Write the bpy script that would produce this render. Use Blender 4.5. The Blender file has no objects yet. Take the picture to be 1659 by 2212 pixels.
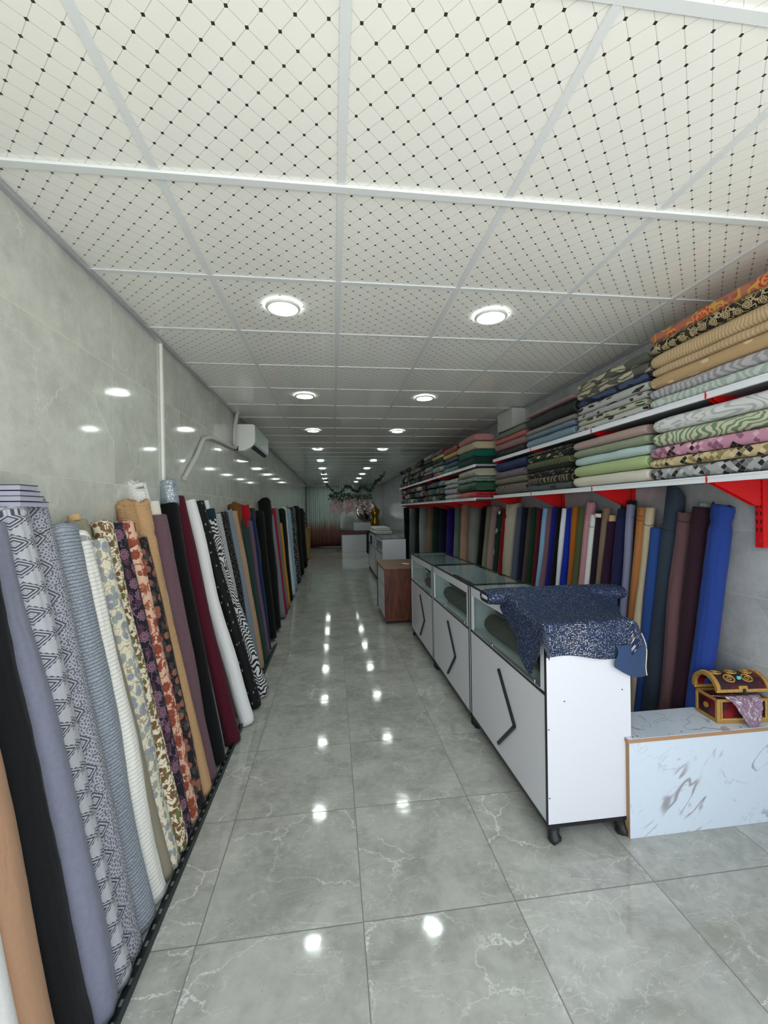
import bpy, bmesh, math, random
from mathutils import Vector, Matrix, noise
PI = math.pi
C = bpy.context.scene.collection
scene = bpy.context.scene

# ------------------------------------------------------------------ camera
YAW, PITCH, ROLL, FPX, CAMH = .1236, -.006, -.0159, 891., 1.55
cF = Vector((math.sin(YAW), math.cos(YAW), 0)); cR = Vector((math.cos(YAW), -math.sin(YAW), 0)); cU = Vector((0, 0, 1))
F2 = cF*math.cos(PITCH)+cU*math.sin(PITCH); U2 = cU*math.cos(PITCH)-cF*math.sin(PITCH)
R3 = cR*math.cos(ROLL)+U2*math.sin(ROLL); U3 = U2*math.cos(ROLL)-cR*math.sin(ROLL)
cam = bpy.data.cameras.new('camera'); co = bpy.data.objects.new('camera', cam); C.objects.link(co)
cam.sensor_fit = 'HORIZONTAL'; cam.sensor_width = 36; cam.lens = FPX/1659*36; cam.clip_start = .05
co.matrix_world = Matrix(((R3.x, U3.x, -F2.x, 0), (R3.y, U3.y, -F2.y, 0), (R3.z, U3.z, -F2.z, CAMH), (0, 0, 0, 1)))
scene.camera = co
# ------------------------------------------------------------------ light
WORLD_STRENGTH = 3.0
LAMP_STRENGTH = 56.0
w = bpy.data.worlds.new('world'); scene.world = w; w.use_nodes = True
bg = w.node_tree.nodes['Background']; bg.inputs[0].default_value = (.86, .93, 1, 1); bg.inputs[1].default_value = WORLD_STRENGTH
XL, XR, Y0, Y1, ZC = -1.09, 2.14, -.15, 17.65, 2.666
pl = bpy.data.lights.new('shop_front_daylight', 'AREA'); pl.shape = 'RECTANGLE'; pl.size = XR-XL; pl.size_y = ZC
pl.cycles.is_portal = True
po = bpy.data.objects.new('shop_front_daylight', pl); C.objects.link(po)
po.location = ((XL+XR)/2, Y0-.02, ZC/2); po.rotation_euler = (PI/2, 0, 0)
sn = bpy.data.lights.new('sun', 'SUN'); sn.energy = 12.5; sn.angle = .01; sn.color = (1, .985, .97)
so = bpy.data.objects.new('sun', sn); C.objects.link(so); so.rotation_euler = (-.55, 0, 0); so.location = (0, 6, 9)
vs = scene.view_settings; scene.display_settings.display_device = 'sRGB'
vs.view_transform = 'Standard'; vs.look = 'None'; vs.gamma = 1; vs.use_curve_mapping = False; vs.exposure = -0.16

# ------------------------------------------------------------------ helpers
def lin(h):
    if isinstance(h, (tuple, list)): return (h[0], h[1], h[2], 1)
    h = h.lstrip('#'); o = []
    for i in (0, 2, 4):
        c = int(h[i:i+2], 16)/255
        o.append(c/12.92 if c <= .04045 else ((c+.055)/1.055)**2.4)
    return (*o, 1)

class G:
    """small node-graph helper"""
    def __init__(s, name, rough=.8, metal=0, spec=.5):
        s.mat = bpy.data.materials.new(name); s.mat.use_nodes = True; s.t = s.mat.node_tree; s.n = s.t.nodes
        s.p = s.n['Principled BSDF']; s.p.inputs['Roughness'].default_value = rough
        s.p.inputs['Metallic'].default_value = metal; s.p.inputs['Specular IOR Level'].default_value = spec
    def put(s, sock, v):
        if isinstance(v, bpy.types.NodeSocket): s.t.links.new(v, sock)
        elif isinstance(v, (str,)): sock.default_value = lin(v)
        elif isinstance(v, (tuple, list)) and len(v) == 3 and sock.type == 'RGBA': sock.default_value = (*v, 1)
        else: sock.default_value = v
    def m(s, op, a, b=0., c=0.):
        n = s.n.new('ShaderNodeMath'); n.operation = op
        s.put(n.inputs[0], a); s.put(n.inputs[1], b); s.put(n.inputs[2], c); return n.outputs[0]
    def vm(s, op, a, b=(0, 0, 0)):
        n = s.n.new('ShaderNodeVectorMath'); n.operation = op; s.put(n.inputs[0], a)
        if op == 'SCALE': s.put(n.inputs['Scale'], b); return n.outputs[0]
        s.put(n.inputs[1], b); return n.outputs[1] if op in ('LENGTH', 'DISTANCE') else n.outputs[0]
    def uv(s): return s.n.new('ShaderNodeTexCoord').outputs['UV']
    def obj(s): return s.n.new('ShaderNodeTexCoord').outputs['Object']
    def xyz(s, v):
        n = s.n.new('ShaderNodeSeparateXYZ'); s.put(n.inputs[0], v); return n.outputs
    def vec(s, x, y, z=0.):
        n = s.n.new('ShaderNodeCombineXYZ'); s.put(n.inputs[0], x); s.put(n.inputs[1], y); s.put(n.inputs[2], z); return n.outputs[0]
    def noise(s, v, scale, detail=2, rough=.5, dist=0):
        n = s.n.new('ShaderNodeTexNoise'); s.put(n.inputs['Vector'], v); n.inputs['Scale'].default_value = scale
        n.inputs['Detail'].default_value = detail; n.inputs['Roughness'].default_value = rough; n.inputs['Distortion'].default_value = dist
        return n.outputs
    def vor(s, v, scale, feat='F1', rnd=1., dim='2D'):
        n = s.n.new('ShaderNodeTexVoronoi'); n.voronoi_dimensions = dim; n.feature = feat; s.put(n.inputs['Vector'], v)
        n.inputs['Scale'].default_value = scale; n.inputs['Randomness'].default_value = rnd; return n.outputs
    def white(s, v):
        n = s.n.new('ShaderNodeTexWhiteNoise'); n.noise_dimensions = '3D'; s.put(n.inputs['Vector'], v); return n.outputs
    def mix(s, f, a, b):
        n = s.n.new('ShaderNodeMix'); n.data_type = 'RGBA'; s.put(n.inputs[0], f); s.put(n.inputs[6], a if not isinstance(a, str) else lin(a)); s.put(n.inputs[7], b if not isinstance(b, str) else lin(b)); return n.outputs[2]
    def lt(s, a, b): return s.m('LESS_THAN', a, b)
    def gt(s, a, b): return s.m('GREATER_THAN', a, b)
    def sm(s, a, lo, hi):
        n = s.n.new('ShaderNodeMapRange'); n.interpolation_type = 'SMOOTHSTEP'
        s.put(n.inputs[0], a); n.inputs[1].default_value = lo; n.inputs[2].default_value = hi; return n.outputs[0]
    def map(s, a, lo, hi, c, d):
        n = s.n.new('ShaderNodeMapRange'); s.put(n.inputs[0], a); n.inputs[1].default_value = lo; n.inputs[2].default_value = hi
        n.inputs[3].default_value = c; n.inputs[4].default_value = d; return n.outputs[0]
    def bump(s, h, strength=.3, dist=.002):
        n = s.n.new('ShaderNodeBump'); s.put(n.inputs['Height'], h); n.inputs['Strength'].default_value = strength
        n.inputs['Distance'].default_value = dist; s.t.links.new(n.outputs[0], s.p.inputs['Normal']); return n
    def col(s, c): s.put(s.p.inputs['Base Color'], c if not isinstance(c, str) else lin(c)); return s.mat

def simple(name, c, rough=.5, metal=0, spec=.5, emit=None):
    g = G(name, rough, metal, spec); g.col(lin(c))
    if emit: g.p.inputs['Emission Color'].default_value = lin(c); g.p.inputs['Emission Strength'].default_value = emit
    return g.mat

_cache = {}
def memo(f):
    def w_(*a, **k):
        key = (f.__name__, a, tuple(sorted(k.items())))
        if key not in _cache: _cache[key] = f(*a, **k)
        return _cache[key]
    return w_

def weave(g, uv, colr, amt=.12, scale=900, sheen=.05, bump=.25):
    nz = g.noise(uv, 60, 3, .6)[0]; f = g.noise(uv, scale, 1)[0]
    v = g.m('ADD', g.m('MULTIPLY', g.m('SUBTRACT', nz, .5), amt*1.2), g.m('MULTIPLY', g.m('SUBTRACT', f, .5), amt*1.6))
    v = g.m('ADD', v, 1.)
    out = g.vm('MULTIPLY', colr, g.vec(v, v, v))
    g.p.inputs['Sheen Weight'].default_value = sheen; g.p.inputs['Sheen Roughness'].default_value = .5
    wr_ = g.noise(g.vm('MULTIPLY', uv, (22, 5, 1)), 1, 3, .55, .6)[0]
    g.bump(g.m('ADD', g.m('ADD', f, g.m('MULTIPLY', nz, .8)), g.m('MULTIPLY', wr_, 9.)), bump*1.6, .0015)
    return out
def C3(g, h):
    n = g.n.new('ShaderNodeRGB'); n.outputs[0].default_value = lin(h); return n.outputs[0]

@memo
def f_plain(c, rough=.9, sheen=.05, amt=.14, bump=.25):
    g = G('plain_fabric', rough, spec=.25); return g.col(weave(g, g.uv(), C3(g, c), amt, 900, sheen, bump))
@memo
def f_crinkle(c, c2, per=.009):
    g = G('crinkled_fabric', .85, spec=.2); uv = g.uv(); x, y, z = g.xyz(uv)
    wv = g.m('SINE', g.m('ADD', g.m('MULTIPLY', y, 2*PI/per), g.m('MULTIPLY', g.noise(g.vm('MULTIPLY', uv, (40, 12, 1)), 1, 2)[0], 14)))
    colr = g.mix(g.sm(wv, -.2, 1), C3(g, c), C3(g, c2)); g.bump(wv, .35, .003); return g.col(colr)
@memo
def f_stripe(base, line, per=.012, wd=.3, slub=.3):
    g = G('striped_fabric', .8, spec=.3); uv = g.uv(); x, y, z = g.xyz(uv)
    wob = g.m('MULTIPLY', g.noise(g.vm('MULTIPLY', uv, (9, 25, 1)), 1, 3)[0], per*.55)
    fr = g.m('FRACT', g.m('DIVIDE', g.m('ADD', y, wob), per))
    brk = g.noise(g.vm('MULTIPLY', uv, (30, 300, 1)), 1, 2)[0]
    ln = g.m('MULTIPLY', g.lt(fr, wd), g.sm(brk, .25, .5))
    sl = g.noise(g.vm('MULTIPLY', uv, (350, 60, 1)), 1, 3, .7)[0]
    b = g.mix(g.m('MULTIPLY', g.sm(sl, .45, .7), slub), C3(g, base), C3(g, line))
    return g.col(weave(g, uv, g.mix(g.m('MULTIPLY', ln, .85), b, C3(g, line)), .1))
@memo
def f_linen(base, line):
    g = G('slub_linen_fabric', .6, spec=.4); uv = g.uv(); x, y, z = g.xyz(uv)
    wob = g.m('MULTIPLY', g.noise(g.vm('MULTIPLY', uv, (10, 18, 1)), 1, 3)[0], .012)
    fr = g.m('FRACT', g.m('DIVIDE', g.m('ADD', y, wob), .0125))
    sl = g.noise(g.vm('MULTIPLY', uv, (420, 90, 1)), 1, 3, .75)[0]
    f = g.m('MAXIMUM', g.m('MULTIPLY', g.lt(fr, .26), .9), g.m('MULTIPLY', g.sm(sl, .45, .62), .75))
    return g.col(weave(g, uv, g.mix(f, C3(g, base), C3(g, line)), .15))
@memo
def f_ikat(base, ink, px=.12, py=.12, lines=5., edge=.36, fill=0.):
    g = G('ikat_diamond_fabric', .8, spec=.25); uv = g.uv(); x, y, z = g.xyz(uv)
    a = g.m('ABSOLUTE', g.m('SUBTRACT', g.m('FRACT', g.m('DIVIDE', x, px)), .5))
    b = g.m('ABSOLUTE', g.m('SUBTRACT', g.m('FRACT', g.m('DIVIDE', y, py)), .5))
    teeth = g.m('MULTIPLY', g.m('PINGPONG', g.m('MULTIPLY', a, 9), .5), .12)
    d = g.m('ADD', a, b); inside = g.lt(g.m('ADD', d, teeth), edge+.05)
    ring = g.gt(g.m('SINE', g.m('MULTIPLY', d, 2*PI*lines/.5)), -.1)
    cen = g.lt(d, .05)
    f = g.m('MULTIPLY', inside, g.m('SUBTRACT', ring, g.m('MULTIPLY', cen, ring)))
    if fill:
        v = g.vor(uv, 62, 'F1', .35); small = g.gt(g.m('SINE', g.m('MULTIPLY', v[0], 13)), .15)
        f = g.m('MAXIMUM', f, g.m('MULTIPLY', g.m('SUBTRACT', 1., inside), g.m('MULTIPLY', small, fill)))
    return g.col(weave(g, uv, g.mix(f, C3(g, base), C3(g, ink)), .1))
@memo
def f_floral(base, petal, ring, vine, leaf, sc=14., vdens=.02, rnd=.75, R=.36, nl=30.):
    g = G('floral_fabric', .7, spec=.3); uv = g.uv()
    cx = g.vm('SCALE', uv, sc); v = g.vor(cx, 1., 'F1', rnd); d = g.vm('SUBTRACT', cx, v[2])
    dx, dy, _ = g.xyz(d); th = g.m('ARCTAN2', dy, dx); r = g.vm('LENGTH', d)
    wob = g.m('ADD', g.m('MULTIPLY', g.m('ABSOLUTE', g.m('SINE', g.m('MULTIPLY', th, 4.5))), .25), .75)
    rr = g.m('DIVIDE', r, wob)
    fl = g.lt(rr, R)
    rg = g.lt(g.m('ABSOLUTE', g.m('SUBTRACT', rr, R*.93)), R*.1); rg2 = g.lt(g.m('ABSOLUTE', g.m('SUBTRACT', r, R*.5)), R*.09)
    rg3 = g.m('MULTIPLY', g.lt(r, R*.5), g.gt(g.m('SINE', g.m('MULTIPLY', th, 7)), .35))
    nz = g.noise(uv, sc*1.5, 1)[0]
    vin = g.lt(g.m('ABSOLUTE', g.m('SUBTRACT', nz, .5)), vdens)
    lv = g.vor(g.vm('ADD', g.vm('MULTIPLY', uv, (1., .6, 1)), (3.1, 7.7, 0)), nl, 'F1', 1.)
    lf = g.m('MULTIPLY', g.lt(lv[0], .36), g.gt(g.xyz(lv[1])[0], .35))
    c = g.mix(lf, C3(g, base), C3(g, leaf)); c = g.mix(vin, c, C3(g, vine)); c = g.mix(fl, c, C3(g, petal))
    rm = g.m('MAXIMUM', g.m('MAXIMUM', rg, rg2), rg3)
    return g.col(weave(g, uv, g.mix(rm, c, C3(g, ring)), .08))
@memo
def f_zebra(a, b, sc=30., dist=5., thr=.5, gloss=.7, ax=(1., .35, 1.), metal=0.):
    g = G('swirl_print_fabric', gloss, spec=.4); uv = g.uv()
    n = g.noise(g.vm('MULTIPLY', uv, ax), 9, 2, .5, .6)[0]
    x, y, z = g.xyz(uv)
    s = g.m('SINE', g.m('ADD', g.m('MULTIPLY', y, sc*6), g.m('MULTIPLY', n, dist*9)))
    f = g.sm(s, thr-.75, thr-.25); g.p.inputs['Metallic'].default_value = metal
    return g.col(weave(g, uv, g.mix(f, C3(g, a), C3(g, b)), .1))
@memo
def f_lattice(c1, c2, c3, dark, p=.05):
    g = G('lattice_print_fabric', .6, spec=.4); uv = g.uv(); x, y, z = g.xyz(uv)
    u = g.m('DIVIDE', g.m('ADD', x, y), p); v = g.m('DIVIDE', g.m('SUBTRACT', x, y), p)
    cell = g.vec(g.m('FLOOR', u), g.m('FLOOR', v)); rn = g.white(cell)[0]
    c = g.mix(g.gt(rn, .4), C3(g, c1), C3(g, c2)); c = g.mix(g.gt(rn, .7), c, C3(g, c3)); c = g.mix(g.gt(rn, .86), c, C3(g, dark))
    fu = g.m('ABSOLUTE', g.m('SUBTRACT', g.m('FRACT', u), .5)); fv = g.m('ABSOLUTE', g.m('SUBTRACT', g.m('FRACT', v), .5))
    ln = g.gt(g.m('MAXIMUM', fu, fv), .455)
    return g.col(weave(g, uv, g.mix(g.m('MULTIPLY', ln, .7), c, C3(g, c1)), .07))
@memo
def f_leaf(base, ink, sc=11., thr=.34, ink2=None, str_=(1., .45, 1.)):
    g = G('leaf_print_fabric', .7, spec=.3); uv = g.uv()
    wuv = g.vm('ADD', uv, g.vm('SCALE', g.vm('SUBTRACT', g.noise(uv, 9, 1)[1], (.5, .5, .5)), .05))
    v = g.vor(g.vm('MULTIPLY', wuv, str_), sc*2, 'F1', 1.)
    cut = g.gt(g.m('SINE', g.m('MULTIPLY', g.xyz(wuv)[0], 170)), -.75)
    f = g.m('MULTIPLY', g.m('MULTIPLY', g.lt(v[0], thr), g.gt(g.xyz(v[1])[1], .35)), cut)
    k = C3(g, ink)
    if ink2: k = g.mix(g.gt(g.xyz(v[1])[2], .5), k, C3(g, ink2))
    return g.col(weave(g, uv, g.mix(f, C3(g, base), k), .1))
@memo
def f_dots(base, dot, p=.012, r=.28, rnd=0.):
    g = G('dotted_fabric', .75, spec=.3); uv = g.uv(); v = g.vor(uv, 1/p, 'F1', rnd)
    return g.col(weave(g, uv, g.mix(g.lt(v[0], r), C3(g, base), C3(g, dot)), .06))
@memo
def f_glitter(base, spark, dens=.16, sc=330., rough=.45):
    g = G('glitter_fabric', rough, spec=.6); uv = g.uv(); v = g.vor(uv, sc, 'F1', 1.)
    on = g.m('MULTIPLY', g.lt(v[0], .32), g.lt(g.xyz(v[1])[0], dens))
    nz = g.noise(uv, 40, 3)[0]
    c = g.mix(on, g.mix(nz, C3(g, base), g.mix(.35, C3(g, base), C3(g, spark))), C3(g, spark))
    g.put(g.p.inputs['Roughness'], g.m('SUBTRACT', rough, g.m('MULTIPLY', on, rough-.2)))
    g.put(g.p.inputs['Metallic'], g.m('MULTIPLY', on, .5)); g.bump(g.m('ADD', nz, v[0]), .5, .003)
    return g.col(c)
@memo
def f_plastic(base, c2=None, fog=.35):
    g = G('plastic_wrapped_fabric', .6, spec=.4); uv = g.uv(); n = g.noise(uv, 22, 4, .6, .8)[0]
    v = g.vor(g.vm('ADD', uv, g.vm('SCALE', g.noise(uv, 14, 2)[1], .05)), 26, 'DISTANCE_TO_EDGE')[0]
    g.p.inputs['Coat Weight'].default_value = 1.; g.p.inputs['Coat Roughness'].default_value = .12
    g.bump(g.m('ADD', n, g.m('MULTIPLY', g.sm(v, 0, .12), .5)), 1., .02)
    b = g.n.get('Bump'); g.t.links.new(b.outputs[0], g.p.inputs['Coat Normal'])
    return g.col(g.mix(g.m('MULTIPLY', g.sm(n, .45, .75), fog), C3(g, base), C3(g, c2 or '#cfd6d2')))

# --- other surfaces
def marble_tile(name, base, dark, vein, tx, ty, ox, oy, grout, gw, axes, rough, stag=False, veinamt=.6, spec=.5, glow=2.2, wav=.04):
    g = G(name, rough, spec=spec); P = g.obj(); x, y, z = g.xyz(P)
    a, b = {'xy': (x, y), 'yz': (y, z), 'xz': (x, z)}[axes]
    u = g.m('DIVIDE', g.m('SUBTRACT', a, ox), tx); v = g.m('DIVIDE', g.m('SUBTRACT', b, oy), ty)
    fu = g.m('ABSOLUTE', g.m('SUBTRACT', g.m('FRACT', u), .5)); fv = g.m('ABSOLUTE', g.m('SUBTRACT', g.m('FRACT', v), .5))
    ln = g.m('MAXIMUM', g.gt(fu, .5-gw/tx), g.gt(fv, .5-gw/ty))
    rn = g.white(g.vec(g.m('FLOOR', u), g.m('FLOOR', v), 3.))
    Q = g.vm('ADD', P, g.vm('SCALE', rn[1], 13.))
    cl = g.noise(Q, 3.2, 6, .62, .4)[0]; cl2 = g.noise(Q, 16, 5, .7)[0]
    W = g.vm('ADD', Q, g.vm('SCALE', g.vm('SUBTRACT', g.noise(Q, 5, 5, .65)[1], (.5, .5, .5)), .22))
    ve = g.vor(g.vm('MULTIPLY', W, (1.2, 1.9, 1.6)), glow, 'DISTANCE_TO_EDGE', 1., '3D')[0]
    mask = g.sm(g.noise(Q, 2.6, 2)[0], .42, .68)
    vv = g.m('MULTIPLY', g.m('SUBTRACT', 1., g.sm(ve, .0, .016)), mask)
    fine = g.m('MULTIPLY', g.m('SUBTRACT', 1., g.sm(g.m('ABSOLUTE', g.m('SUBTRACT', g.noise(g.vm('MULTIPLY', Q, (1, 2.6, 1.5)), 3.2, 4, .6, 1.)[0], .5)), 0, .01)), .35)
    c = g.mix(g.sm(g.m('ADD', g.m('MULTIPLY', cl, .65), g.m('MULTIPLY', cl2, .35)), .34, .66), lin(dark), lin(base))
    c = g.mix(g.m('MULTIPLY', g.m('MAXIMUM', vv, fine), veinamt), c, lin(vein))
    sp = g.vor(Q, 30, 'F1', 1., '3D')[0]; spk = g.m('MULTIPLY', g.lt(sp, .06), .5); c = g.mix(spk, c, lin('#55534f'))
    c = g.mix(g.m('MULTIPLY', ln, .8), c, lin(grout)); g.col(c)
    g.put(g.p.inputs['Roughness'], g.m('ADD', g.m('MULTIPLY', cl2, .05), g.m('ADD', rough-.025, g.m('MULTIPLY', ln, .4))))
    bn = g.m('ADD', g.noise(P, 9, 2)[0], g.m('MULTIPLY', ln, -.5)); g.bump(bn, wav, .01)
    return g.mat

def ceiling_mat():
    g = G('patterned_ceiling_panel', .1, spec=.5); x, y, z = g.xyz(g.obj()); p = .075
    x = g.m('ADD', x, .553-.0); y = g.m('SUBTRACT', y, 1.437)
    u = g.m('DIVIDE', g.m('ADD', x, y), p); v = g.m('DIVIDE', g.m('SUBTRACT', x, y), p)
    fu = g.m('ABSOLUTE', g.m('SUBTRACT', u, g.m('ROUND', u))); fv = g.m('ABSOLUTE', g.m('SUBTRACT', v, g.m('ROUND', v)))
    ln = g.lt(g.m('MINIMUM', fu, fv), .012); s = g.m('ADD', fu, fv)
    dot = g.m('MULTIPLY', g.lt(s, .11), 1.); halo = g.lt(s, .15)
    c = g.mix(g.m('MULTIPLY', ln, .6), lin('#f7f7f1'), lin('#8b8478')); c = g.mix(g.m('MULTIPLY', halo, .4), c, lin('#ffffff')); c = g.mix(dot, c, lin('#3a3436'))
    g.bump(g.noise(g.obj(), 5, 2)[0], .03, .01)
    return g.col(c)

M = {}
M['white_lam'] = simple('white_laminate', '#dcdde4', .22)
M['black_edge'] = simple('black_edge_band', '#17161a', .4)
M['black_iron'] = simple('black_cast_iron', '#1b1c1f', .45, 0, .5)
M['white_metal'] = simple('white_painted_metal', '#e6e9ee', .35)
M['grey_metal'] = simple('grey_painted_metal', '#8e9196', .45)
M['red_metal'] = simple('red_painted_metal', '#cf0d12', .4)
M['chrome'] = simple('chrome', '#d8d8d8', .15, 1)
M['alu'] = simple('aluminium', '#c9ccd2', .3, .8)
M['plastic_white'] = simple('white_plastic', '#e4e6e3', .3)
M['plastic_dark'] = simple('dark_plastic', '#141414', .4)
M['hose'] = simple('grey_hose', '#c4c5be', .5)
M['conduit'] = simple('white_conduit', '#eeeee6', .4)
M['kraft'] = simple('kraft_cardboard', '#c8a878', .8)
M['paper'] = simple('white_paper_tube', '#ddd6c8', .7)
M['string'] = simple('dark_string', '#1c1a1e', .9)
M['tbar'] = simple('ceiling_grid_white', '#e4e8ea', .25)
M['mdf'] = simple('raw_mdf_edge', '#a98563', .8)
M['gold'] = simple('gold_paint', '#b98f4a', .45, .35)
M['goldbead'] = simple('gold_beads', '#f0cf7a', .25, .8)
M['turq'] = simple('turquoise_gem', '#59c6c4', .2)
M['label_gold'] = simple('gold_label', '#d8b24a', .3, .6)
M['darkgreen_metal'] = simple('dark_green_metal', '#1c2a2c', .45, .3)
M['rubber'] = simple('black_rubber', '#101010', .6)
M['lampglow'] = simple('lamp_diffuser', '#ffffff', .5); _p = M['lampglow'].node_tree.nodes['Principled BSDF']
_p.inputs['Emission Color'].default_value = (.88, 1, .95, 1); _p.inputs['Emission Strength'].default_value = LAMP_STRENGTH
def glass_mat():
    m_ = bpy.data.materials.new('clear_glass'); m_.use_nodes = True; t = m_.node_tree; t.nodes.clear()
    o = t.nodes.new('ShaderNodeOutputMaterial'); mx = t.nodes.new('ShaderNodeMixShader'); fr = t.nodes.new('ShaderNodeFresnel'); fr.inputs[0].default_value = 1.5
    tr = t.nodes.new('ShaderNodeBsdfTransparent'); tr.inputs[0].default_value = (.86, .92, .9, 1); gl = t.nodes.new('ShaderNodeBsdfGlossy'); gl.inputs['Roughness'].default_value = .02
    ge = t.nodes.new('ShaderNodeNewGeometry'); mm_ = t.nodes.new('ShaderNodeMath'); mm_.operation = 'SUBTRACT'; mm_.inputs[0].default_value = 1.; t.links.new(ge.outputs['Backfacing'], mm_.inputs[1])
    mu = t.nodes.new('ShaderNodeMath'); mu.operation = 'MULTIPLY'; t.links.new(fr.outputs[0], mu.inputs[0]); t.links.new(mm_.outputs[0], mu.inputs[1])
    t.links.new(mu.outputs[0], mx.inputs[0]); t.links.new(tr.outputs[0], mx.inputs[1]); t.links.new(gl.outputs[0], mx.inputs[2]); t.links.new(mx.outputs[0], o.inputs[0]); return m_
M['glass'] = glass_mat()
def wood_mat(a, b, name='wood'):
    g = G(name, .45); P = g.obj(); n = g.noise(g.vm('MULTIPLY', P, (9, 9, 1.2)), 3, 4, .6, 1.2)[0]; f = g.noise(g.vm('MULTIPLY', P, (90, 90, 6)), 3, 2)[0]
    return g.col(g.mix(g.sm(g.m('ADD', g.m('MULTIPLY', n, .7), g.m('MULTIPLY', f, .3)), .35, .65), lin(a), lin(b)))
M['walnut'] = wood_mat('#4a2114', '#7c4128', 'reddish_brown_wood'); M['walnut_top'] = wood_mat('#6d4a38', '#8c6650', 'brown_wood_top')
M['yellow_wood'] = wood_mat('#9a6f22', '#b98a35', 'yellow_wood')
def marble_lam():
    g = G('marble_print_laminate', .12); P = g.obj(); x, y, z = g.xyz(P)
    a = g.m('ADD', g.m('MULTIPLY', x, .72), g.m('MULTIPLY', z, -.7)); b = g.m('ADD', g.m('MULTIPLY', x, .7), g.m('MULTIPLY', z, .72))
    Q = g.vec(g.m('MULTIPLY', a, 6.5), g.m('MULTIPLY', b, 1.3), g.m('MULTIPLY', y, 5.)); nz = g.noise(g.vm('ADD', Q, (2.4, 5.1, 0)), .9, 3, .5, .35)[0]
    d = g.m('ABSOLUTE', g.m('SUBTRACT', nz, .56)); msk = g.sm(g.noise(g.vm('ADD', P, (4, 2, 1)), 5, 2)[0], .42, .6)
    f = g.m('MULTIPLY', g.m('SUBTRACT', 1., g.sm(d, .004, .013)), msk)
    fl = g.m('MULTIPLY', g.m('SUBTRACT', 1., g.sm(g.m('ABSOLUTE', g.m('SUBTRACT', g.noise(P, 4, 5, .6, .7)[0], .5)), 0, .012)), .45)
    tint = g.mix(g.noise(P, 20, 3)[0], lin('#b0a9b0'), lin('#8d9298'))
    return g.col(g.mix(g.m('MAXIMUM', f, g.m('MULTIPLY', fl, msk)), lin('#d3deea'), tint))
M['marble_lam'] = marble_lam()

def new_mesh(name, verts, faces, mat=None, parent=None, smooth=False, uvs=None):
    me = bpy.data.meshes.new(name); me.from_pydata([tuple(v) for v in verts], [], faces); me.update()
    if uvs is not None:
        ul = me.uv_layers.new(name='UVMap')
        for i, l in enumerate(me.loops): ul.data[i].uv = uvs[i]
    if smooth:
        for p_ in me.polygons: p_.use_smooth = True
    for mm in (mat if isinstance(mat, (list, tuple)) else [mat]):
        if mm: me.materials.append(mm)
    o = bpy.data.objects.new(name, me); C.objects.link(o)
    if parent: o.parent = parent
    return o
class MB:
    """collects boxes, prisms and tubes into ONE mesh"""
    def __init__(s): s.v = []; s.f = []; s.mi = []
    def add(s, v, f, mi=0): k = len(s.v); s.v += [Vector(q) for q in v]; s.f += [tuple(i+k for i in q) for q in f]; s.mi += [mi]*len(f)
    def box(s, x0, x1, y0, y1, z0, z1, mi=0, bev=0.):
        if bev:
            bm = bmesh.new(); bmesh.ops.create_cube(bm, size=1)
            for v in bm.verts: v.co = Vector(((x0+x1)/2+v.co.x*(x1-x0), (y0+y1)/2+v.co.y*(y1-y0), (z0+z1)/2+v.co.z*(z1-z0)))
            bmesh.ops.bevel(bm, geom=bm.edges[:], offset=bev, segments=2, affect='EDGES'); bm.verts.index_update()
            s.add([v.co.copy() for v in bm.verts], [[v.index for v in f.verts] for f in bm.faces], mi); bm.free(); return s
        v = [(x0, y0, z0), (x1, y0, z0), (x1, y1, z0), (x0, y1, z0), (x0, y0, z1), (x1, y0, z1), (x1, y1, z1), (x0, y1, z1)]
        s.add(v, [(0, 3, 2, 1), (4, 5, 6, 7), (0, 1, 5, 4), (1, 2, 6, 5), (2, 3, 7, 6), (3, 0, 4, 7)], mi); return s
    def prism(s, pts, d, mi=0):
        n = len(pts); d = Vector(d); a = [Vector(p) for p in pts]
        s.add(a+[p+d for p in a], [tuple(reversed(range(n))), tuple(range(n, 2*n))]+[(i, (i+1) % n, n+(i+1) % n, n+i) for i in range(n)], mi); return s
    def tube(s, pts, r, n=10, mi=0, cap=True):
        pts = [Vector(p) for p in pts]; rr = r if isinstance(r, (list, tuple)) else [r]*len(pts); rings = []
        up = Vector((0, 0, 1)); t0 = (pts[1]-pts[0]).normalized()
        if abs(t0.dot(up)) > .95: up = Vector((1, 0, 0))
        a = t0.cross(up).normalized()
        for i, p in enumerate(pts):
            t = (pts[min(i+1, len(pts)-1)]-pts[max(i-1, 0)]).normalized(); a = (a-t*a.dot(t)).normalized(); b = t.cross(a)
            rings.append([p+(a*math.cos(2*PI*k/n)+b*math.sin(2*PI*k/n))*rr[i] for k in range(n)])
        v = [q for r_ in rings for q in r_]; f = []
        for i in range(len(pts)-1):
            for k in range(n): f.append((i*n+k, i*n+(k+1) % n, (i+1)*n+(k+1) % n, (i+1)*n+k))
        if cap: f += [tuple(reversed(range(n))), tuple((len(pts)-1)*n+k for k in range(n))]
        s.add(v, f, mi); return s
    def disc(s, c, r, h, n=32, mi=0): s.tube([c, Vector(c)+Vector((0, 0, h))], r, n, mi); return s
    def build(s, name, mat, parent=None, smooth=False, bevel=0.):
        o = new_mesh(name, s.v, s.f, mat, parent)
        for p_, m_ in zip(o.data.polygons, s.mi): p_.material_index = m_
        if smooth:
            o.data.polygons.foreach_set('use_smooth', [True]*len(o.data.polygons)); o.data.set_sharp_from_angle(angle=.7)
        if bevel:
            b = o.modifiers.new('bevel', 'BEVEL'); b.width = bevel; b.segments = 2; b.limit_method = 'ANGLE'
        return o
def tag(o, label=None, cat=None, group=None, kind=None):
    if label: o['label'] = label
    if cat: o['category'] = cat
    if group: o['group'] = group
    if kind: o['kind'] = kind
    return o
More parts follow.
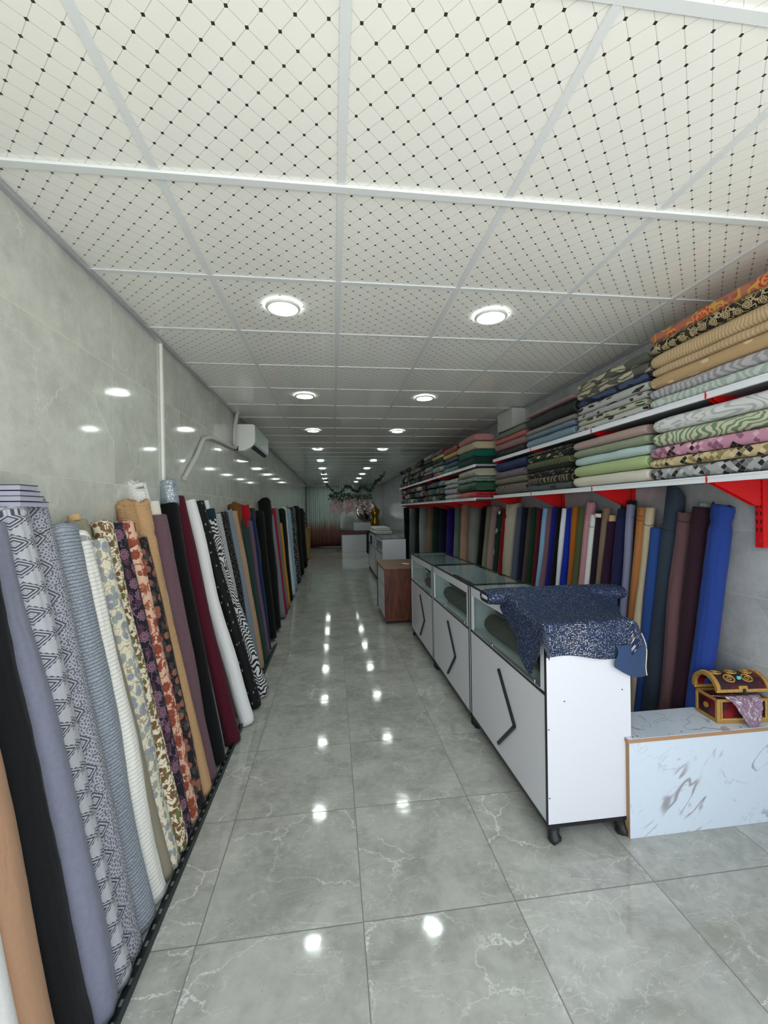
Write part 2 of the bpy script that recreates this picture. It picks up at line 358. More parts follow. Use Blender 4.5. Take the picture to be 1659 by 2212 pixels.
def empty(name, loc, label, cat, group=None, rot=None):
    o = bpy.data.objects.new(name, None); o.empty_display_size = .05; C.objects.link(o); o.location = loc
    if rot is not None: o.rotation_mode = 'QUATERNION'; o.rotation_quaternion = rot
    return tag(o, label, cat, group)
def struct(o, label=None): return tag(o, label, None, None, 'structure')

# ------------------------------------------------------------------ room shell
fm = marble_tile('grey_marble_floor_tile', '#bcbdb6', '#9b9c95', '#e6e8e3', .6, .6, -.511, 1.542, '#6f6762', .0022, 'xy', .07, veinamt=.75, glow=2.0, wav=.05)
wm = marble_tile('grey_marble_wall_tile_left', '#d6d7cd', '#bdbeb5', '#ecece2', .9167, .587, 2.235, 1.70, '#d6d2b8', .0016, 'yz', .07, veinamt=.55, glow=1.6, wav=.012)
wr = marble_tile('grey_marble_wall_tile_right', '#b9bbbe', '#a2a4a6', '#d8dadb', .9167, .34, 2.235, 1.07, '#c4c4c0', .0014, 'yz', .2, veinamt=.4, glow=1.6)
wf = marble_tile('grey_marble_wall_tile_far', '#aeb4ac', '#959b94', '#d2d6cc', .9167, .6, 0, .3, '#c4c4b8', .003, 'xz', .08, veinamt=.4, glow=1.6)
struct(MB().box(XL-.15, XR+.15, -.2, Y1+.15, -.12, 0).build('floor', fm), 'grey veined polished tile floor')
struct(MB().box(XL-.15, XL, Y0, Y1+.15, 0, ZC+.1).build('wall_left', wm), 'glossy grey marble tiled left wall')
struct(MB().box(XR, XR+.15, Y0, Y1+.15, 0, ZC+.1).build('wall_right', wr), 'grey marble tiled right wall')
struct(MB().box(XL, XR, Y1, Y1+.15, 0, ZC+.1).build('wall_back', wf), 'far grey tiled end wall')
struct(MB().box(XL, XR, Y0, Y1, ZC, ZC+.1).build('ceiling', ceiling_mat()), 'white dropped ceiling panels with a dotted diamond print')
pv = G('outside_paving', .8); pv.col(pv.mix(pv.noise(pv.obj(), 3, 4)[0], lin('#cfcbc2'), lin('#dedad0')))
struct(MB().box(-9, 9, -12, -.2, -.16, -.02).build('trim_5', pv.mat), 'pavement in front of the shop')
tb = MB()
for i in range(-1, 6):
    x = -.553+.6*i
    if XL < x < XR: tb.box(x-.0125, x+.0125, Y0, Y1, ZC-.004, ZC-.0005)
for j in range(-2, 28):
    y = 1.437+.6*j
    if Y0 < y < Y1: tb.box(XL, XR, y-.0125, y+.0125, ZC-.0045, ZC-.0005)
tb.box(XL, XR, 1.437-.014, 1.437+.014, ZC-.011, ZC-.004)
struct(tb.build('trim_1', M['tbar']), 'white ceiling grid bars')
struct(MB().box(XL, XL+.022, Y0, Y1, ZC-.022, ZC-.005).build('trim_2', M['alu']), 'grey wall angle along the left ceiling edge')
struct(MB().box(XR-.022, XR, Y0, Y1, ZC-.022, ZC-.005).build('trim_3', M['alu']), 'grey wall angle along the right ceiling edge')
struct(MB().box(XR-.16, XR-.0005, 4.35, 4.75, 2.43, ZC-.012).build('trim_4', simple('white_paint', '#c9cbc6', .6)), 'white boxed beam end above the right shelves')

# ------------------------------------------------------------------ ceiling lamps
def lamp():
    r = empty('ceiling_lamp', (0, 0, 0), '', 'lamp', 'round ceiling lamps in two rows')
    n = 40; v = []; f = []
    prof = [(.092, 0), (.094, -.006), (.088, -.013), (.078, -.014), (.076, -.004)]
    for a in range(n):
        for (pr, pz) in prof: v.append((pr*math.cos(2*PI*a/n), pr*math.sin(2*PI*a/n), pz))
    k = len(prof)
    for a in range(n):
        for q in range(k-1): f.append((a*k+q, a*k+q+1, ((a+1) % n)*k+q+1, ((a+1) % n)*k+q))
    new_mesh('rim', v, f, M['plastic_white'], r, True)
    v = [(0, 0, -.013)]; f = []
    for ring, (pr, pz) in enumerate([(.03, -.0127), (.06, -.011), (.0765, -.006)]):
        for a in range(n): v.append((pr*math.cos(2*PI*a/n), pr*math.sin(2*PI*a/n), pz))
    for a in range(n):
        f.append((0, 1+(a+1) % n, 1+a))
        for q in range(2): f.append((1+q*n+a, 1+q*n+(a+1) % n, 1+(q+1)*n+(a+1) % n, 1+(q+1)*n+a))
    new_mesh('diffuser', v, f, M['lampglow'], r, True); return r
lamp0 = lamp()
ords = ['nearest', 'second', 'third', 'fourth', 'fifth', 'sixth', 'seventh', 'eighth', 'farthest']
for k in range(9):
    for side, x in (('left', -.25), ('right', .928)):
        if k == 0 and side == 'left': r = lamp0
        else:
            r = lamp0.copy(); C.objects.link(r)
            for ch in lamp0.children: c = ch.copy(); C.objects.link(c); c.parent = r
        r.location = (x, 2.3+1.745*k, ZC-.0046)
        r['label'] = ('round glowing ceiling lamp, %s of the %s row' % (ords[k], side)) if k in (0, 8) else 'round glowing ceiling lamp, %s one down the %s row' % (ords[k], side)

# ------------------------------------------------------------------ fabric roll generators
def nz3(x, y, z): return noise.noise(Vector((x, y, z)))
def roll_mesh(L, r, seed, slack=.3, flat=.9, nu=44, nv=40, top='spiral', bottom_flare=0., flap=True, wav=.5, pinch=None, head=0.):
    """cloth wound round a tube, axis +Z from z=0 to L; returns verts, faces, loop uvs"""
    rs = random.Random(seed); th0 = rs.uniform(.7, 2.2); ph = rs.uniform(0, 6); ou, ov = rs.uniform(0, 3), rs.uniform(0, 3)
    rings = []; us = [k/nu for k in range(nu+1)]
    def rad(th, z):
        s_ = ((th-th0)/(2*PI)) % 1.
        q = 1+.035*math.sin(2*th+ph+z*1.1)+.05*slack*nz3(math.cos(th)*1.4+seed, math.sin(th)*1.4, z*3.2)*2
        q += slack*.05*nz3(math.cos(th)*4+seed, math.sin(th)*4, z*2.2+7)*2
        q += slack*.03*nz3(math.cos(th)*3, z*16+seed, math.sin(th)*3)*2
        v = r*q
        if flap: v += (.0045+.006*slack)*s_
        if bottom_flare: v *= 1+bottom_flare*max(0, 1-z/.35)**2
        if head: v *= 1+head*min(1, max(0, (z-L+.16)/.05))
        if pinch:
            for pz, pa in pinch: v *= 1-pa*math.exp(-((z-pz)/.018)**2)
        return v
    for j in range(nv+1):
        z = L*j/nv; ox = wav*.012*math.sin(z*3.3+ph)+wav*.005*math.sin(z*8+ph*2); oy = wav*.010*math.sin(z*2.7+ph*1.7)
        if j == 0: ox *= .3; oy *= .3
        rings.append(([(ox+rad(2*PI*k/nu, z)*math.cos(2*PI*k/nu)*flat, oy+rad(2*PI*k/nu, z)*math.sin(2*PI*k/nu), z) for k in range(nu)], z))
    base = rings[-1][0]; cx = sum(p[0] for p in base)/nu; cy = sum(p[1] for p in base)/nu
    caps = []
    if top == 'spiral':
        prof = [(.96, .004), (.9, .003), (.86, -.006), (.78, .003), (.72, -.006), (.62, .003), (.56, -.008), (.46, .002), (.4, -.03)]
    elif top == 'bunch':
        prof = [(1.03, .012), (1.0, .026), (.86, .036), (.7, .03), (.6, .016), (.5, .03), (.3, .02), (.15, .0)]
    elif top == 'peak':
        prof = [(.98, .03), (.95, .06), (.93, .085), (.86, .09), (.7, .06), (.55, .02), (.3, -.02)]
    else: prof = [(.97, .003), (.9, .004), (.8, 0), (.5, -.004), (.3, -.006)]
    for n_, (s, dz) in enumerate(prof):
        rg = []
        for k in range(nu):
            th = 2*PI*k/nu; e = 0
            if top == 'bunch': e = (.006+.014*slack)*nz3(math.cos(th)*.9+seed*2.3, math.sin(th)*.9, n_*.3)*1.6+.003*slack*nz3(math.cos(th)*3+seed, math.sin(th)*3, n_) 
            if top == 'peak': e = .045*math.cos(th-2.6)*min(1, n_/2)+.012*nz3(math.cos(th)*3+seed, math.sin(th)*3, 0)
            if top in ('spiral', 'plain'): e = .004*nz3(math.cos(th)*2+seed, math.sin(th)*2, n_*.7)*2
            rg.append((cx+(base[k][0]-cx)*s, cy+(base[k][1]-cy)*s, L+dz+e))
        caps.append((rg, L+.02*n_))
    allr = rings+caps; v = [p for rg, z in allr for p in rg]; f = []; uvs = []
    def U(k, z): return (ou+2*PI*r*k/nu, ov+z)
    for j in range(len(allr)-1):
        for k in range(nu):
            f.append((j*nu+k, j*nu+(k+1) % nu, (j+1)*nu+(k+1) % nu, (j+1)*nu+k))
            uvs += [U(k, allr[j][1]), U(k+1, allr[j][1]), U(k+1, allr[j+1][1]), U(k, allr[j+1][1])]
    last = (len(allr)-1)*nu; f.append(tuple(last+k for k in range(nu))); uvs += [U(k, allr[-1][1]) for k in range(nu)]
    f.append(tuple(reversed(range(nu)))); uvs += [U(k, 0) for k in reversed(range(nu))]
    return v, f, uvs
def ring_band(name, z, r, mat, parent, tilt=.35, w=.0016, flat=.9):
    pts = [(r*flat*math.cos(a), r*math.sin(a), z+tilt*r*math.cos(a-.6)) for a in [2*PI*k/28 for k in range(29)]]
    return MB().tube(pts, w, 6).build(name, mat, parent, True)
SEED = [11]
def upright(side, y0, y15, ztop, r, mat, label, group, top='spiral', slack=.3, wav=.4, strings=(), tube=None, out=0., far=False, flare=0., back=0., pinch=None, band=None, botube=None, single=False, zb=.001, head=0.):
    SEED[0] += 1; sd = SEED[0]
    if side == 'L':
        f0 = -.69+out-back*.3; f1 = -.69-.18*1.5-back; xb = max(f0-r, XL+r*1.1+.01); xt = max(f1-r, XL+r*(1.12+head)+.008)
    else:
        f0 = 1.845+back*.3; f1 = 1.845+.11*1.5+back; xb = min(f0+r, XR-r*1.1-.01); xt = min(f1+r, XR-r*(1.12+head)-.008)
    A = Vector((xb, y0, zb)); B = Vector((xt, y15, 1.5)); d = (B-A).normalized(); L = (ztop-zb)/d.z
    bl = r*math.hypot(d.x, d.y); A.z += bl*.9
    q = Vector((0, 0, 1)).rotation_difference(d); L -= bl
    nu, nv = (20, 16) if far else (48, 54)
    v, f, uvs = roll_mesh(L-(.02 if top in ('bunch',) else .0), r, sd, slack, .92, nu, nv, top, flare, True, wav if not far else .3, pinch, head)
    if single:
        o = new_mesh('fabric_roll', v, f, mat, None, True, uvs); o.location = A; o.rotation_mode = 'QUATERNION'; o.rotation_quaternion = q
        return tag(o, label, 'fabric roll', group)
    root = empty('fabric_roll', A, label, 'fabric roll', group, q)
    new_mesh('wound_cloth', v, f, mat, root, True, uvs)
    for s_ in strings: ring_band('tie_string', s_ if s_ > 0 else L+s_, r*1.09, M['string'], root, .5)
    if tube:
        tl, tm = tube; ro = r*.62 if tl < .05 else r*.7
        cxo = (wav*.012*math.sin(L*3.3))*0
        MB().tube([(cxo, 0, L-.05), (cxo, 0, L+tl)], ro, 24).build('cardboard_tube', tm, root, True)
    if botube:
        MB().tube([(0, 0, -.0), (0, 0, .02)], r*.8, 20).build('cardboard_tube', botube, root, True)
    if band:
        zc, hw, bm_ = band
        MB().tube([(0, 0, L+zc-hw), (0, 0, L+zc+hw)], r*1.12, 28).build('paper_band', bm_, root, True)
    return root

FL = 'upright fabric rolls leaning on the left wall'
P = f_plain
# (y0, y1.5, top z, r, material, label, kwargs)
navyrust = f_floral('#15131b', '#6e342c', '#a87058', '#4a3634', '#3c4038', 17., .02, R=.3)
left = [
 (1.04, 1.05, 1.50, .05, P('#e4e4e2'), 'white cloth roll at the bottom left corner of the photo', dict()),
 (1.13, 1.15, 1.50, .055, P('#a98468'), 'tan brown roll between the corner white roll and a black one', dict()),
 (1.245, 1.25, 1.52, .057, P('#0d0e11', amt=.3), 'black roll standing just before the plain lavender grey roll', dict(slack=.7)),
 (1.355, 1.35, 1.52, .058, P('#7c7f90', amt=.3), 'plain lavender grey roll, nearest the camera of the grey ones', dict(slack=.5, wav=.8)),
 (1.455, 1.43, 1.565, .046, f_ikat('#b2b3b9', '#484b56', .13, .075, 4., .40), 'pale grey roll with toothed dark diamonds, beside the busy tile print', dict(slack=.6, top='bunch', strings=(-.1,))),
 (1.535, 1.535, 1.60, .05, f_ikat('#a6a7af', '#474954', .10, .10, 4., .30, .8), 'grey roll densely printed with diamonds and squares, top fanned in black edged layers', dict(slack=.35, strings=(-.13,))),
 (1.645, 1.66, 1.50, .058, f_linen('#a2a9b2', '#4e5763'), 'blue grey linen roll with fine slubby cross stripes', dict(slack=.45, wav=.9, strings=(-.15,), top='bunch')),
 (1.755, 1.735, 1.46, .046, f_stripe('#e6e4dc', '#86858a', .016, .12, 0.), 'off white roll with thin grey pinstripes', dict(slack=.6, wav=1., top='bunch')),
 (1.845, 1.80, 1.52, .036, P('#8d8674'), 'taupe roll with a split kraft tube end, behind the pinstripe', dict(tube=(.03, M['kraft']), slack=.3, back=.03)),
 (1.90, 1.85, 1.44, .042, f_floral('#dad3ba', '#a4a8ac', '#777e8a', '#a3967e', '#97a09c', 20., .02, R=.3, nl=34.), 'cream roll printed with dusty blue flowers', dict(slack=.5, wav=.8)),
 (1.985, 1.94, 1.50, .043, f_floral('#e2d8c0', '#8a5a40', '#5e4a2a', '#7a5a38', '#6a7040', 24., .03, R=.27, nl=40.), 'cream roll densely printed with brown and olive scrolls', dict(slack=.3, top='bunch')),
 (2.075, 2.03, 1.50, .044, f_floral('#1b1722', '#55303f', '#8f6c80', '#6f5470', '#4c2c3a', 13., .012, R=.33, nl=24.), 'dark purple roll with large mauve line drawn flowers', dict(slack=.3, strings=(-.12,))),
 (2.17, 2.13, 1.50, .048, f_floral('#dcb49a', '#a85640', '#7c3426', '#96513a', '#b06c54', 13., .018, R=.32, nl=28.), 'peach roll with large rust red flowers', dict(slack=.35, strings=(-.12, .55, .75), top='bunch')),
 (2.26, 2.235, 1.42, .04, navyrust, 'black roll with small rust and olive flowers behind the peach floral', dict(slack=.3)),
 (2.36, 2.335, 1.60, .056, f_crinkle('#b48e66', '#cdab80'), 'camel beige crinkled roll with its top bunched under a tie', dict(slack=.5, top='bunch', pinch=((1.45, .1),))),
 (2.485, 2.50, 1.53, .062, P('#6b5159', amt=.35, bump=.5), 'heathered mauve brown roll on a yellowed paper tube', dict(slack=.5, tube=(.085, M['paper']), flare=.08, strings=())),
 (2.635, 2.75, 1.60, .055, P('#08080a'), 'black roll between the mauve brown and maroon rolls', dict(slack=.4)),
 (2.86, 2.90, 1.65, .052, P('#4a0e20', amt=.3), 'maroon roll with a white tube end at the floor', dict(slack=.4, out=.05, botube=M['paper'])),
 (3.10, 3.12, 1.63, .05, P('#e9e9e8', amt=.08), 'bright white roll next to the maroon roll', dict(slack=.5, wav=.9, out=.09, botube=M['kraft'], top='plain')),
 (3.35, 3.34, 1.63, .045, f_leaf('#0a0a0c', '#9a9a98', 14., .12), 'black roll with a column of white lettering', dict(out=.1)),
 (3.55, 3.52, 1.48, .048, f_zebra('#17171a', '#d8d8d8', 30, 6., .5), 'black and white zebra roll with orange and blue patches', dict(slack=.6, wav=1., out=.12)),
 (3.72, 3.70, 1.53, .042, f_dots('#d3d3d6', '#101014', .014, .33), 'white roll with a grid of black polka dots', dict(slack=.4)),
 (3.90, 3.93, 1.54, .048, f_dots('#100f12', '#b0a49a', .02, .13, 1.), 'black roll sprinkled with tiny pale dots', dict(slack=.4, wav=.8)),
 (4.04, 4.14, 1.55, .045, P('#7b8794'), 'light blue grey roll before the crinkled tan one', dict(top='bunch')),
 (4.16, 4.36, 1.55, .045, f_crinkle('#a5866a', '#bea083'), 'second camel roll, thin, beside the dark green one', dict(slack=.6)),
 (4.30, 4.62, 1.46, .048, P('#1c3a34'), 'dark green roll leaning beside the thin camel roll', dict()),
 (4.42, 4.84, 1.36, .048, P('#363c40'), 'slate grey roll lower than its neighbours by the green one', dict()),
 (4.53, 5.02, 1.43, .04, P('#6a4f60'), 'narrow dusty mauve roll before the navy roll', dict()),
 (4.66, 5.22, 1.52, .06, P('#122650'), 'wide navy blue roll beside the tall black ones', dict()),
 (5.05, 5.60, 1.53, .085, P('#060607'), 'wide black roll just after the navy blue roll', dict(far=True)),
 (5.45, 6.15, 1.69, .095, P('#070708'), 'tallest black roll with a bulky bunched head', dict(far=True, top='bunch', slack=.9, pinch=((1.52, .25),))),
 (6.05, 6.85, 1.47, .05, P('#7e7f86'), 'mid grey roll after the tall black one', dict(far=True)),
 (6.25, 7.15, 1.57, .05, P('#96103e'), 'magenta roll down the left row', dict(far=True)),
 (6.50, 7.55, 1.57, .055, P('#77706a'), 'taupe grey roll after the magenta one', dict(far=True)),
 (6.72, 7.85, 1.30, .06, P('#c08a14'), 'mustard yellow roll showing near the floor', dict(far=True)),
 (7.10, 8.20, 1.55, .08, P('#09090b'), 'black roll between mustard and white rolls', dict(far=True)),
 (7.55, 8.60, 1.60, .07, P('#cfd2d4'), 'white roll far down the left row', dict(far=True)),
 (8.05, 8.98, 1.55, .09, P('#8aa4b8'), 'light blue roll far down the left row', dict(far=True)),
 (8.95, 10.1, 1.58, .09, f_leaf('#2c2c2c', '#8f8f84', 16., .3), 'dark roll with a grey leafy print near the row end', dict(far=True)),
 (9.95, 11.0, 1.61, .11, P('#0a0b0b'), 'black roll, last but one in the left row', dict(far=True)),
 (11.3, 12.2, 1.56, .12, P('#060807'), 'farthest black roll closing the left row', dict(far=True)),
]
for (y0, y1, zt, r, mt, lb, kw) in left:
    upright('L', y0, y1, zt, r, mt, lb, FL, single=kw.get('far', False), **kw)
# rolls whose heads show above the front row
for (y0, y1, zt, r, mt, lb, kw) in [
 (2.42, 2.42, 1.71, .03, f_crinkle('#d4d3ce', '#f0efe9', .012), 'white crinkled head of a roll poking up behind the mauve one', dict(top='bunch', slack=1.)),
 (2.76, 2.82, 1.74, .034, f_glitter('#566c7c', '#e4eaee', .8, 200.), 'blue and white speckled roll head above the maroon roll', dict(top='bunch', slack=.8)),
 (2.28, 2.27, 1.60, .027, f_crinkle('#a9845e', '#c09c72'), 'second camel bunched head, just behind the nearer camel roll', dict(top='bunch', slack=.8)),
 (3.22, 3.24, 1.60, .027, P('#8f7f66'), 'khaki roll end between the white and lettered black rolls', dict(tube=(.03, M['kraft']))),
 (3.62, 3.62, 1.57, .032, P('#16323a'), 'dark teal roll on a wide white paper tube', dict(tube=(.08, M['plastic_white']))),
 (4.25, 4.50, 1.62, .04, P('#6b4522'), 'brown bunched roll head in the left row', dict(top='bunch', slack=.9)),
 (4.75, 5.00, 1.61, .04, P('#a5141e'), 'red roll end in the left row before the tall black head', dict(top='bunch')),
 (5.15, 5.40, 1.58, .034, P('#3a3024'), 'dark roll on a kraft tube just before the tall black head', dict(tube=(.04, M['kraft'])))]:
    upright('L', y0, y1, zt, r, mt, lb, 'roll heads showing above the left row', back=.12, head=.5, **kw)
# fanned, black-edged layers on top of the tile-print roll
fan = empty('fabric_fold_stack', (-1.04, 1.50, 1.575), 'lavender folded layers with black edges fanned on top of the tile printed roll', 'folded fabric')
for i, (dz, w0) in enumerate([(.002, .075), (.020, .05), (.036, .035), (.054, .025)]):
    MB().box(-.03, .085, -.10, w0-.05, dz, dz+.014).build('folded_layer', P('#a5a5b6'), fan)
    MB().box(-.031, .087, -.10, w0-.048, dz+.0142, dz+.0165).build('black_edge', M['string'], fan)

FR = 'upright fabric rolls standing along the right wall'
right = [
 (2.015, 1.965, 1.53, .05, P('#203a82', amt=.3), 'royal blue roll, nearest on the right wall, knotted head', dict(top='bunch', slack=.7, flare=.12, pinch=((1.45, .16),))),
 (2.115, 2.08, 1.53, .043, P('#2a1420'), 'very dark maroon roll beside the nearest royal blue one', dict()),
 (2.205, 2.175, 1.50, .04, P('#5e4346', amt=.25), 'brown mauve roll between dark maroon and charcoal', dict(strings=(-.03,), slack=.8, wav=.8)),
 (2.305, 2.285, 1.56, .053, P('#303a48'), 'charcoal blue roll rising to a pointed flap', dict(top='peak', strings=(-.14,))),
 (2.385, 2.375, 1.40, .036, P('#23427e'), 'denim blue roll half hidden left of the charcoal one', dict()),
 (2.43, 2.435, 1.53, .024, P('#b5a78c'), 'cream beige roll between camel and denim blue', dict(slack=.9, wav=1., strings=(-.1,))),
 (2.515, 2.51, 1.53, .048, P('#a66c3c'), 'camel orange roll with two ties near the top', dict(strings=(-.03, -.06))),
 (2.60, 2.60, 1.55, .024, P('#777a92'), 'lavender grey crumpled roll beside the camel one', dict(slack=.9, strings=(-.07,))),
 (2.70, 2.695, 1.52, .046, P('#1b1c42'), 'indigo navy roll between lavender grey and plum', dict()),
 (2.81, 2.80, 1.43, .036, P('#2c122c'), 'plum purple roll with a short cream tube on top', dict(tube=(.05, M['kraft']), slack=.8)),
 (2.875, 2.875, 1.53, .03, P('#7f6b58'), 'khaki brown roll behind the plum one', dict()),
 (2.945, 2.945, 1.51, .034, P('#1d0f22'), 'aubergine roll with a white paper band', dict(band=(-.035, .014, M['paper']))),
 (3.01, 3.01, 1.48, .027, P('#dddcd8'), 'slim white roll between aubergine and pink', dict(strings=(-.08,))),
 (3.08, 3.08, 1.56, .036, P('#b98590'), 'dusty pink roll with a drooping head', dict(top='bunch', slack=.9)),
 (3.165, 3.17, 1.54, .036, P('#4e5836'), 'olive green roll beside the dusty pink one', dict(slack=.6)),
 (3.25, 3.25, 1.54, .036, P('#a15a17'), 'burnt orange roll with its corner folded down', dict(slack=.5)),
 (3.34, 3.34, 1.53, .034, P('#10299a'), 'bright royal blue roll between orange and white', dict(slack=.6)),
 (3.415, 3.42, 1.53, .028, P('#dde0e6'), 'white roll wrapped with a gold paper label', dict(band=(-.13, .04, M['label_gold']))),
 (3.50, 3.50, 1.54, .037, P('#0a0a10'), 'black roll left of the gold labelled white one', dict()),
 (3.58, 3.59, 1.54, .032, P('#14187c'), 'deep ultramarine roll between two dark neighbours', dict()),
 (3.665, 3.67, 1.53, .03, P('#7a5a64'), 'mauve roll with a ruffled loose edge', dict(slack=.9, wav=1.2)),
 (3.755, 3.76, 1.53, .037, P('#86aecf'), 'light sky blue roll in the right row', dict(slack=.3)),
 (3.86, 3.87, 1.53, .036, P('#511420'), 'dark wine red roll left of the sky blue one', dict()),
 (3.96, 3.97, 1.54, .038, P('#123320'), 'bottle green roll next to the wine red one', dict()),
 (4.06, 4.07, 1.54, .038, P('#4a4040'), 'brown grey roll next to the bottle green one', dict()),
 (4.165, 4.18, 1.54, .042, P('#0e1226'), 'blue black roll right of the blue grey one', dict()),
 (4.29, 4.31, 1.54, .042, P('#50586c'), 'blue grey roll beside the wide cream one', dict()),
 (4.47, 4.47, 1.58, .085, P('#aaa08e', amt=.2), 'widest cream roll with a twisted flaring head', dict(top='bunch', slack=.9, pinch=((1.44, .14),))),
 (4.68, 4.70, 1.53, .06, P('#8a0f16'), 'red roll left of the wide cream one', dict(far=True)),
 (4.83, 4.86, 1.50, .045, f_leaf('#103024', '#d4d8d8', 9., .3), 'dark green roll with a white torn strip', dict(far=True)),
 (5.02, 5.05, 1.56, .06, P('#a58888'), 'pinkish beige roll in the middle of the right row', dict(far=True)),
 (5.20, 5.24, 1.56, .055, P('#85846a'), 'sage khaki roll beside the pinkish beige one', dict(far=True)),
 (5.38, 5.42, 1.56, .06, P('#070809'), 'black roll between the sage and plain grey ones', dict(far=True)),
 (5.62, 5.70, 1.57, .09, P('#84847e'), 'wide plain grey roll in the right row', dict(far=True)),
 (6.00, 6.15, 1.60, .085, P('#b5917a'), 'peach beige roll in the right row', dict(far=True, top='bunch', slack=.6)),
 (6.40, 6.55, 1.57, .07, P('#6e7c74'), 'grey green roll beyond the peach beige one', dict(far=True)),
 (6.80, 6.95, 1.54, .08, P('#2c1a6c'), 'violet roll in the far half of the right row', dict(far=True)),
 (7.25, 7.40, 1.57, .085, P('#0e1230'), 'dark navy roll beyond the violet one', dict(far=True)),
 (7.75, 7.85, 1.57, .09, P('#143028'), 'deep green roll beyond the dark navy one', dict(far=True)),
 (8.30, 8.38, 1.60, .09, P('#8c7660'), 'tan roll in the far half of the right row', dict(far=True)),
 (8.85, 8.95, 1.61, .11, P('#9a9e9a'), 'light grey roll beyond the far tan one', dict(far=True)),
 (9.40, 9.55, 1.60, .1, P('#16241e'), 'blackish green roll near the far end of the right row', dict(far=True)),
 (10.0, 10.2, 1.62, .11, P('#70787a'), 'mid grey roll, last but one on the right', dict(far=True)),
 (10.7, 10.9, 1.58, .12, P('#08090a'), 'farthest black roll on the right wall', dict(far=True)),
]
for (y0, y1, zt, r, mt, lb, kw) in right:
    upright('R', y0, y1, zt, r, mt, lb, FR, single=kw.get('far', False), **kw)
for (y0, y1, zt, r, mt, lb, kw) in [
 (2.13, 2.115, 1.55, .026, P('#a8b8b0'), 'pale mint roll end behind the brown mauve roll', dict()),
 (2.68, 2.68, 1.57, .03, P('#20262a'), 'dark grey green roll head above the indigo roll', dict(top='bunch')),
 (2.765, 2.76, 1.56, .03, P('#123828'), 'dark green roll head above the indigo roll', dict(top='bunch'))]:
    upright('R', y0, y1, zt, r, mt, lb, 'roll heads showing above the right row', back=.1, **kw)

# ------------------------------------------------------------------ base rail on the left floor
rg_ = G('perforated_dark_metal', .45, .3); xx_, yy_, zz_ = rg_.xyz(rg_.obj()); _h = rg_.m('MULTIPLY', rg_.lt(rg_.m('ABSOLUTE', rg_.m('SUBTRACT', rg_.m('FRACT', rg_.m('DIVIDE', yy_, .06)), .5)), .17), rg_.lt(rg_.m('ABSOLUTE', rg_.m('ADD', xx_, .02)), .006))
rg_.col(rg_.mix(_h, lin('#1b2729'), lin('#8a9090')))
rail = empty('floor_rail', (-.668, 1.0, 0), 'dark perforated metal rail on the floor along the left rolls', 'rail')
MB().box(-.0025, .0025, 0, 3.9, .001, .035).box(-.035, -.0025, 0, 3.9, .001, .004).build('angle_bar', rg_.mat, rail)

# ------------------------------------------------------------------ shelves, uprights
LIP1, LIP2 = 1.82, 1.62
post_ys = [1.81+.9*k for k in range(10)]
up0 = None
pn = ['nearest', 'second', 'third', 'fourth', 'fifth', 'sixth', 'seventh', 'eighth', 'ninth', 'farthest']
for k, y in enumerate(post_ys):
    if up0 is None:
        r = empty('shelf_upright', (XR-.001, y, 1.33), '', 'upright', 'red slotted uprights on the right wall')
        MB().box(-.03, -.026, -.02, .02, 0, .95).box(-.026, 0, -.02, -.017, 0, .95).box(-.026, 0, .017, .02, 0, .95).build('channel', M['red_metal'], r)
        s = MB()
        for q in range(22): s.box(-.0308, -.0301, -.013, -.007, .08+q*.04, .10+q*.04).box(-.0308, -.0301, .007, .013, .08+q*.04, .10+q*.04)
        s.build('slot_row', M['plastic_dark'], r)
        MB().tube([(-.034, 0, .035), (-.030, 0, .035)], .005, 12).build('screw', M['chrome'], r)
        up0 = r
    else:
        r = up0.copy(); C.objects.link(r); r.location.y = y
        for ch in up0.children: c = ch.copy(); C.objects.link(c); c.parent = r
    r['label'] = ('red slotted wall upright on the right, %s to the camera' if k == 0 else 'red slotted wall upright on the right, %s from the camera') % (pn[k])
def shelf(name, lip, ya, yb, z, label, ys):
    r = empty('bracket_shelf', (0, 0, 0), label, 'shelf')
    r.location = (XR-.03, (ya+yb)/2, z-.03); ox, oy, oz = r.location
    MB().box(lip+.012-ox, XR-.033-ox, ya-oy, yb-oy, z-.022-oz, z-oz).build('shelf_panel', M['grey_metal'], r)
    cuts = [ya]+[y for y in ys if ya < y < yb]+[yb]
    for a, b in zip(cuts[:-1], cuts[1:]):
        MB().box(lip-ox, lip+.011-ox, a+.004-oy, b-.004-oy, z-.034-oz, z-.001-oz).box(lip-.003-ox, lip-ox, a+.004-oy, b-.004-oy, z-.010-oz, z-.003-oz).box(lip-.003-ox, lip-ox, a+.004-oy, b-.004-oy, z-.034-oz, z-.030-oz).build('price_rail', M['white_metal'], r)
    for y in ys:
        if ya-.01 <= y <= yb+.01:
            MB().box(lip-.004-ox, lip+.011-ox, y-.0035-oy, y+.0035-oy, z-.034-oz, z-.0015-oz).build('rail_clip', M['red_metal'], r)
            for s in (-.013, .013):
                MB().prism([(lip+.03-ox, y+s-oy, z-.023-oz), (XR-.034-ox, y+s-oy, z-.023-oz), (XR-.034-ox, y+s-oy, z-.15-oz), (XR-.06-ox, y+s-oy, z-.15-oz), (lip+.03-ox, y+s-oy, z-.04-oz)], (0, .002, 0)).build('bracket', M['red_metal'], r)
    return r
shelf('a', LIP1, 1.2, 4.52, 2.10, 'upper white edged shelf over the near half of the right wall', post_ys[:4])
shelf('b', LIP1, 1.2, 4.52, 1.69, 'lower white edged shelf over the near half of the right wall', post_ys[:4])
shelf('c', LIP2, 4.56, 9.95, 2.055, 'deeper upper shelf on the far half of the right wall', post_ys[4:])
shelf('d', LIP2, 4.56, 9.95, 1.672, 'deeper lower shelf on the far half of the right wall', post_ys[4:])

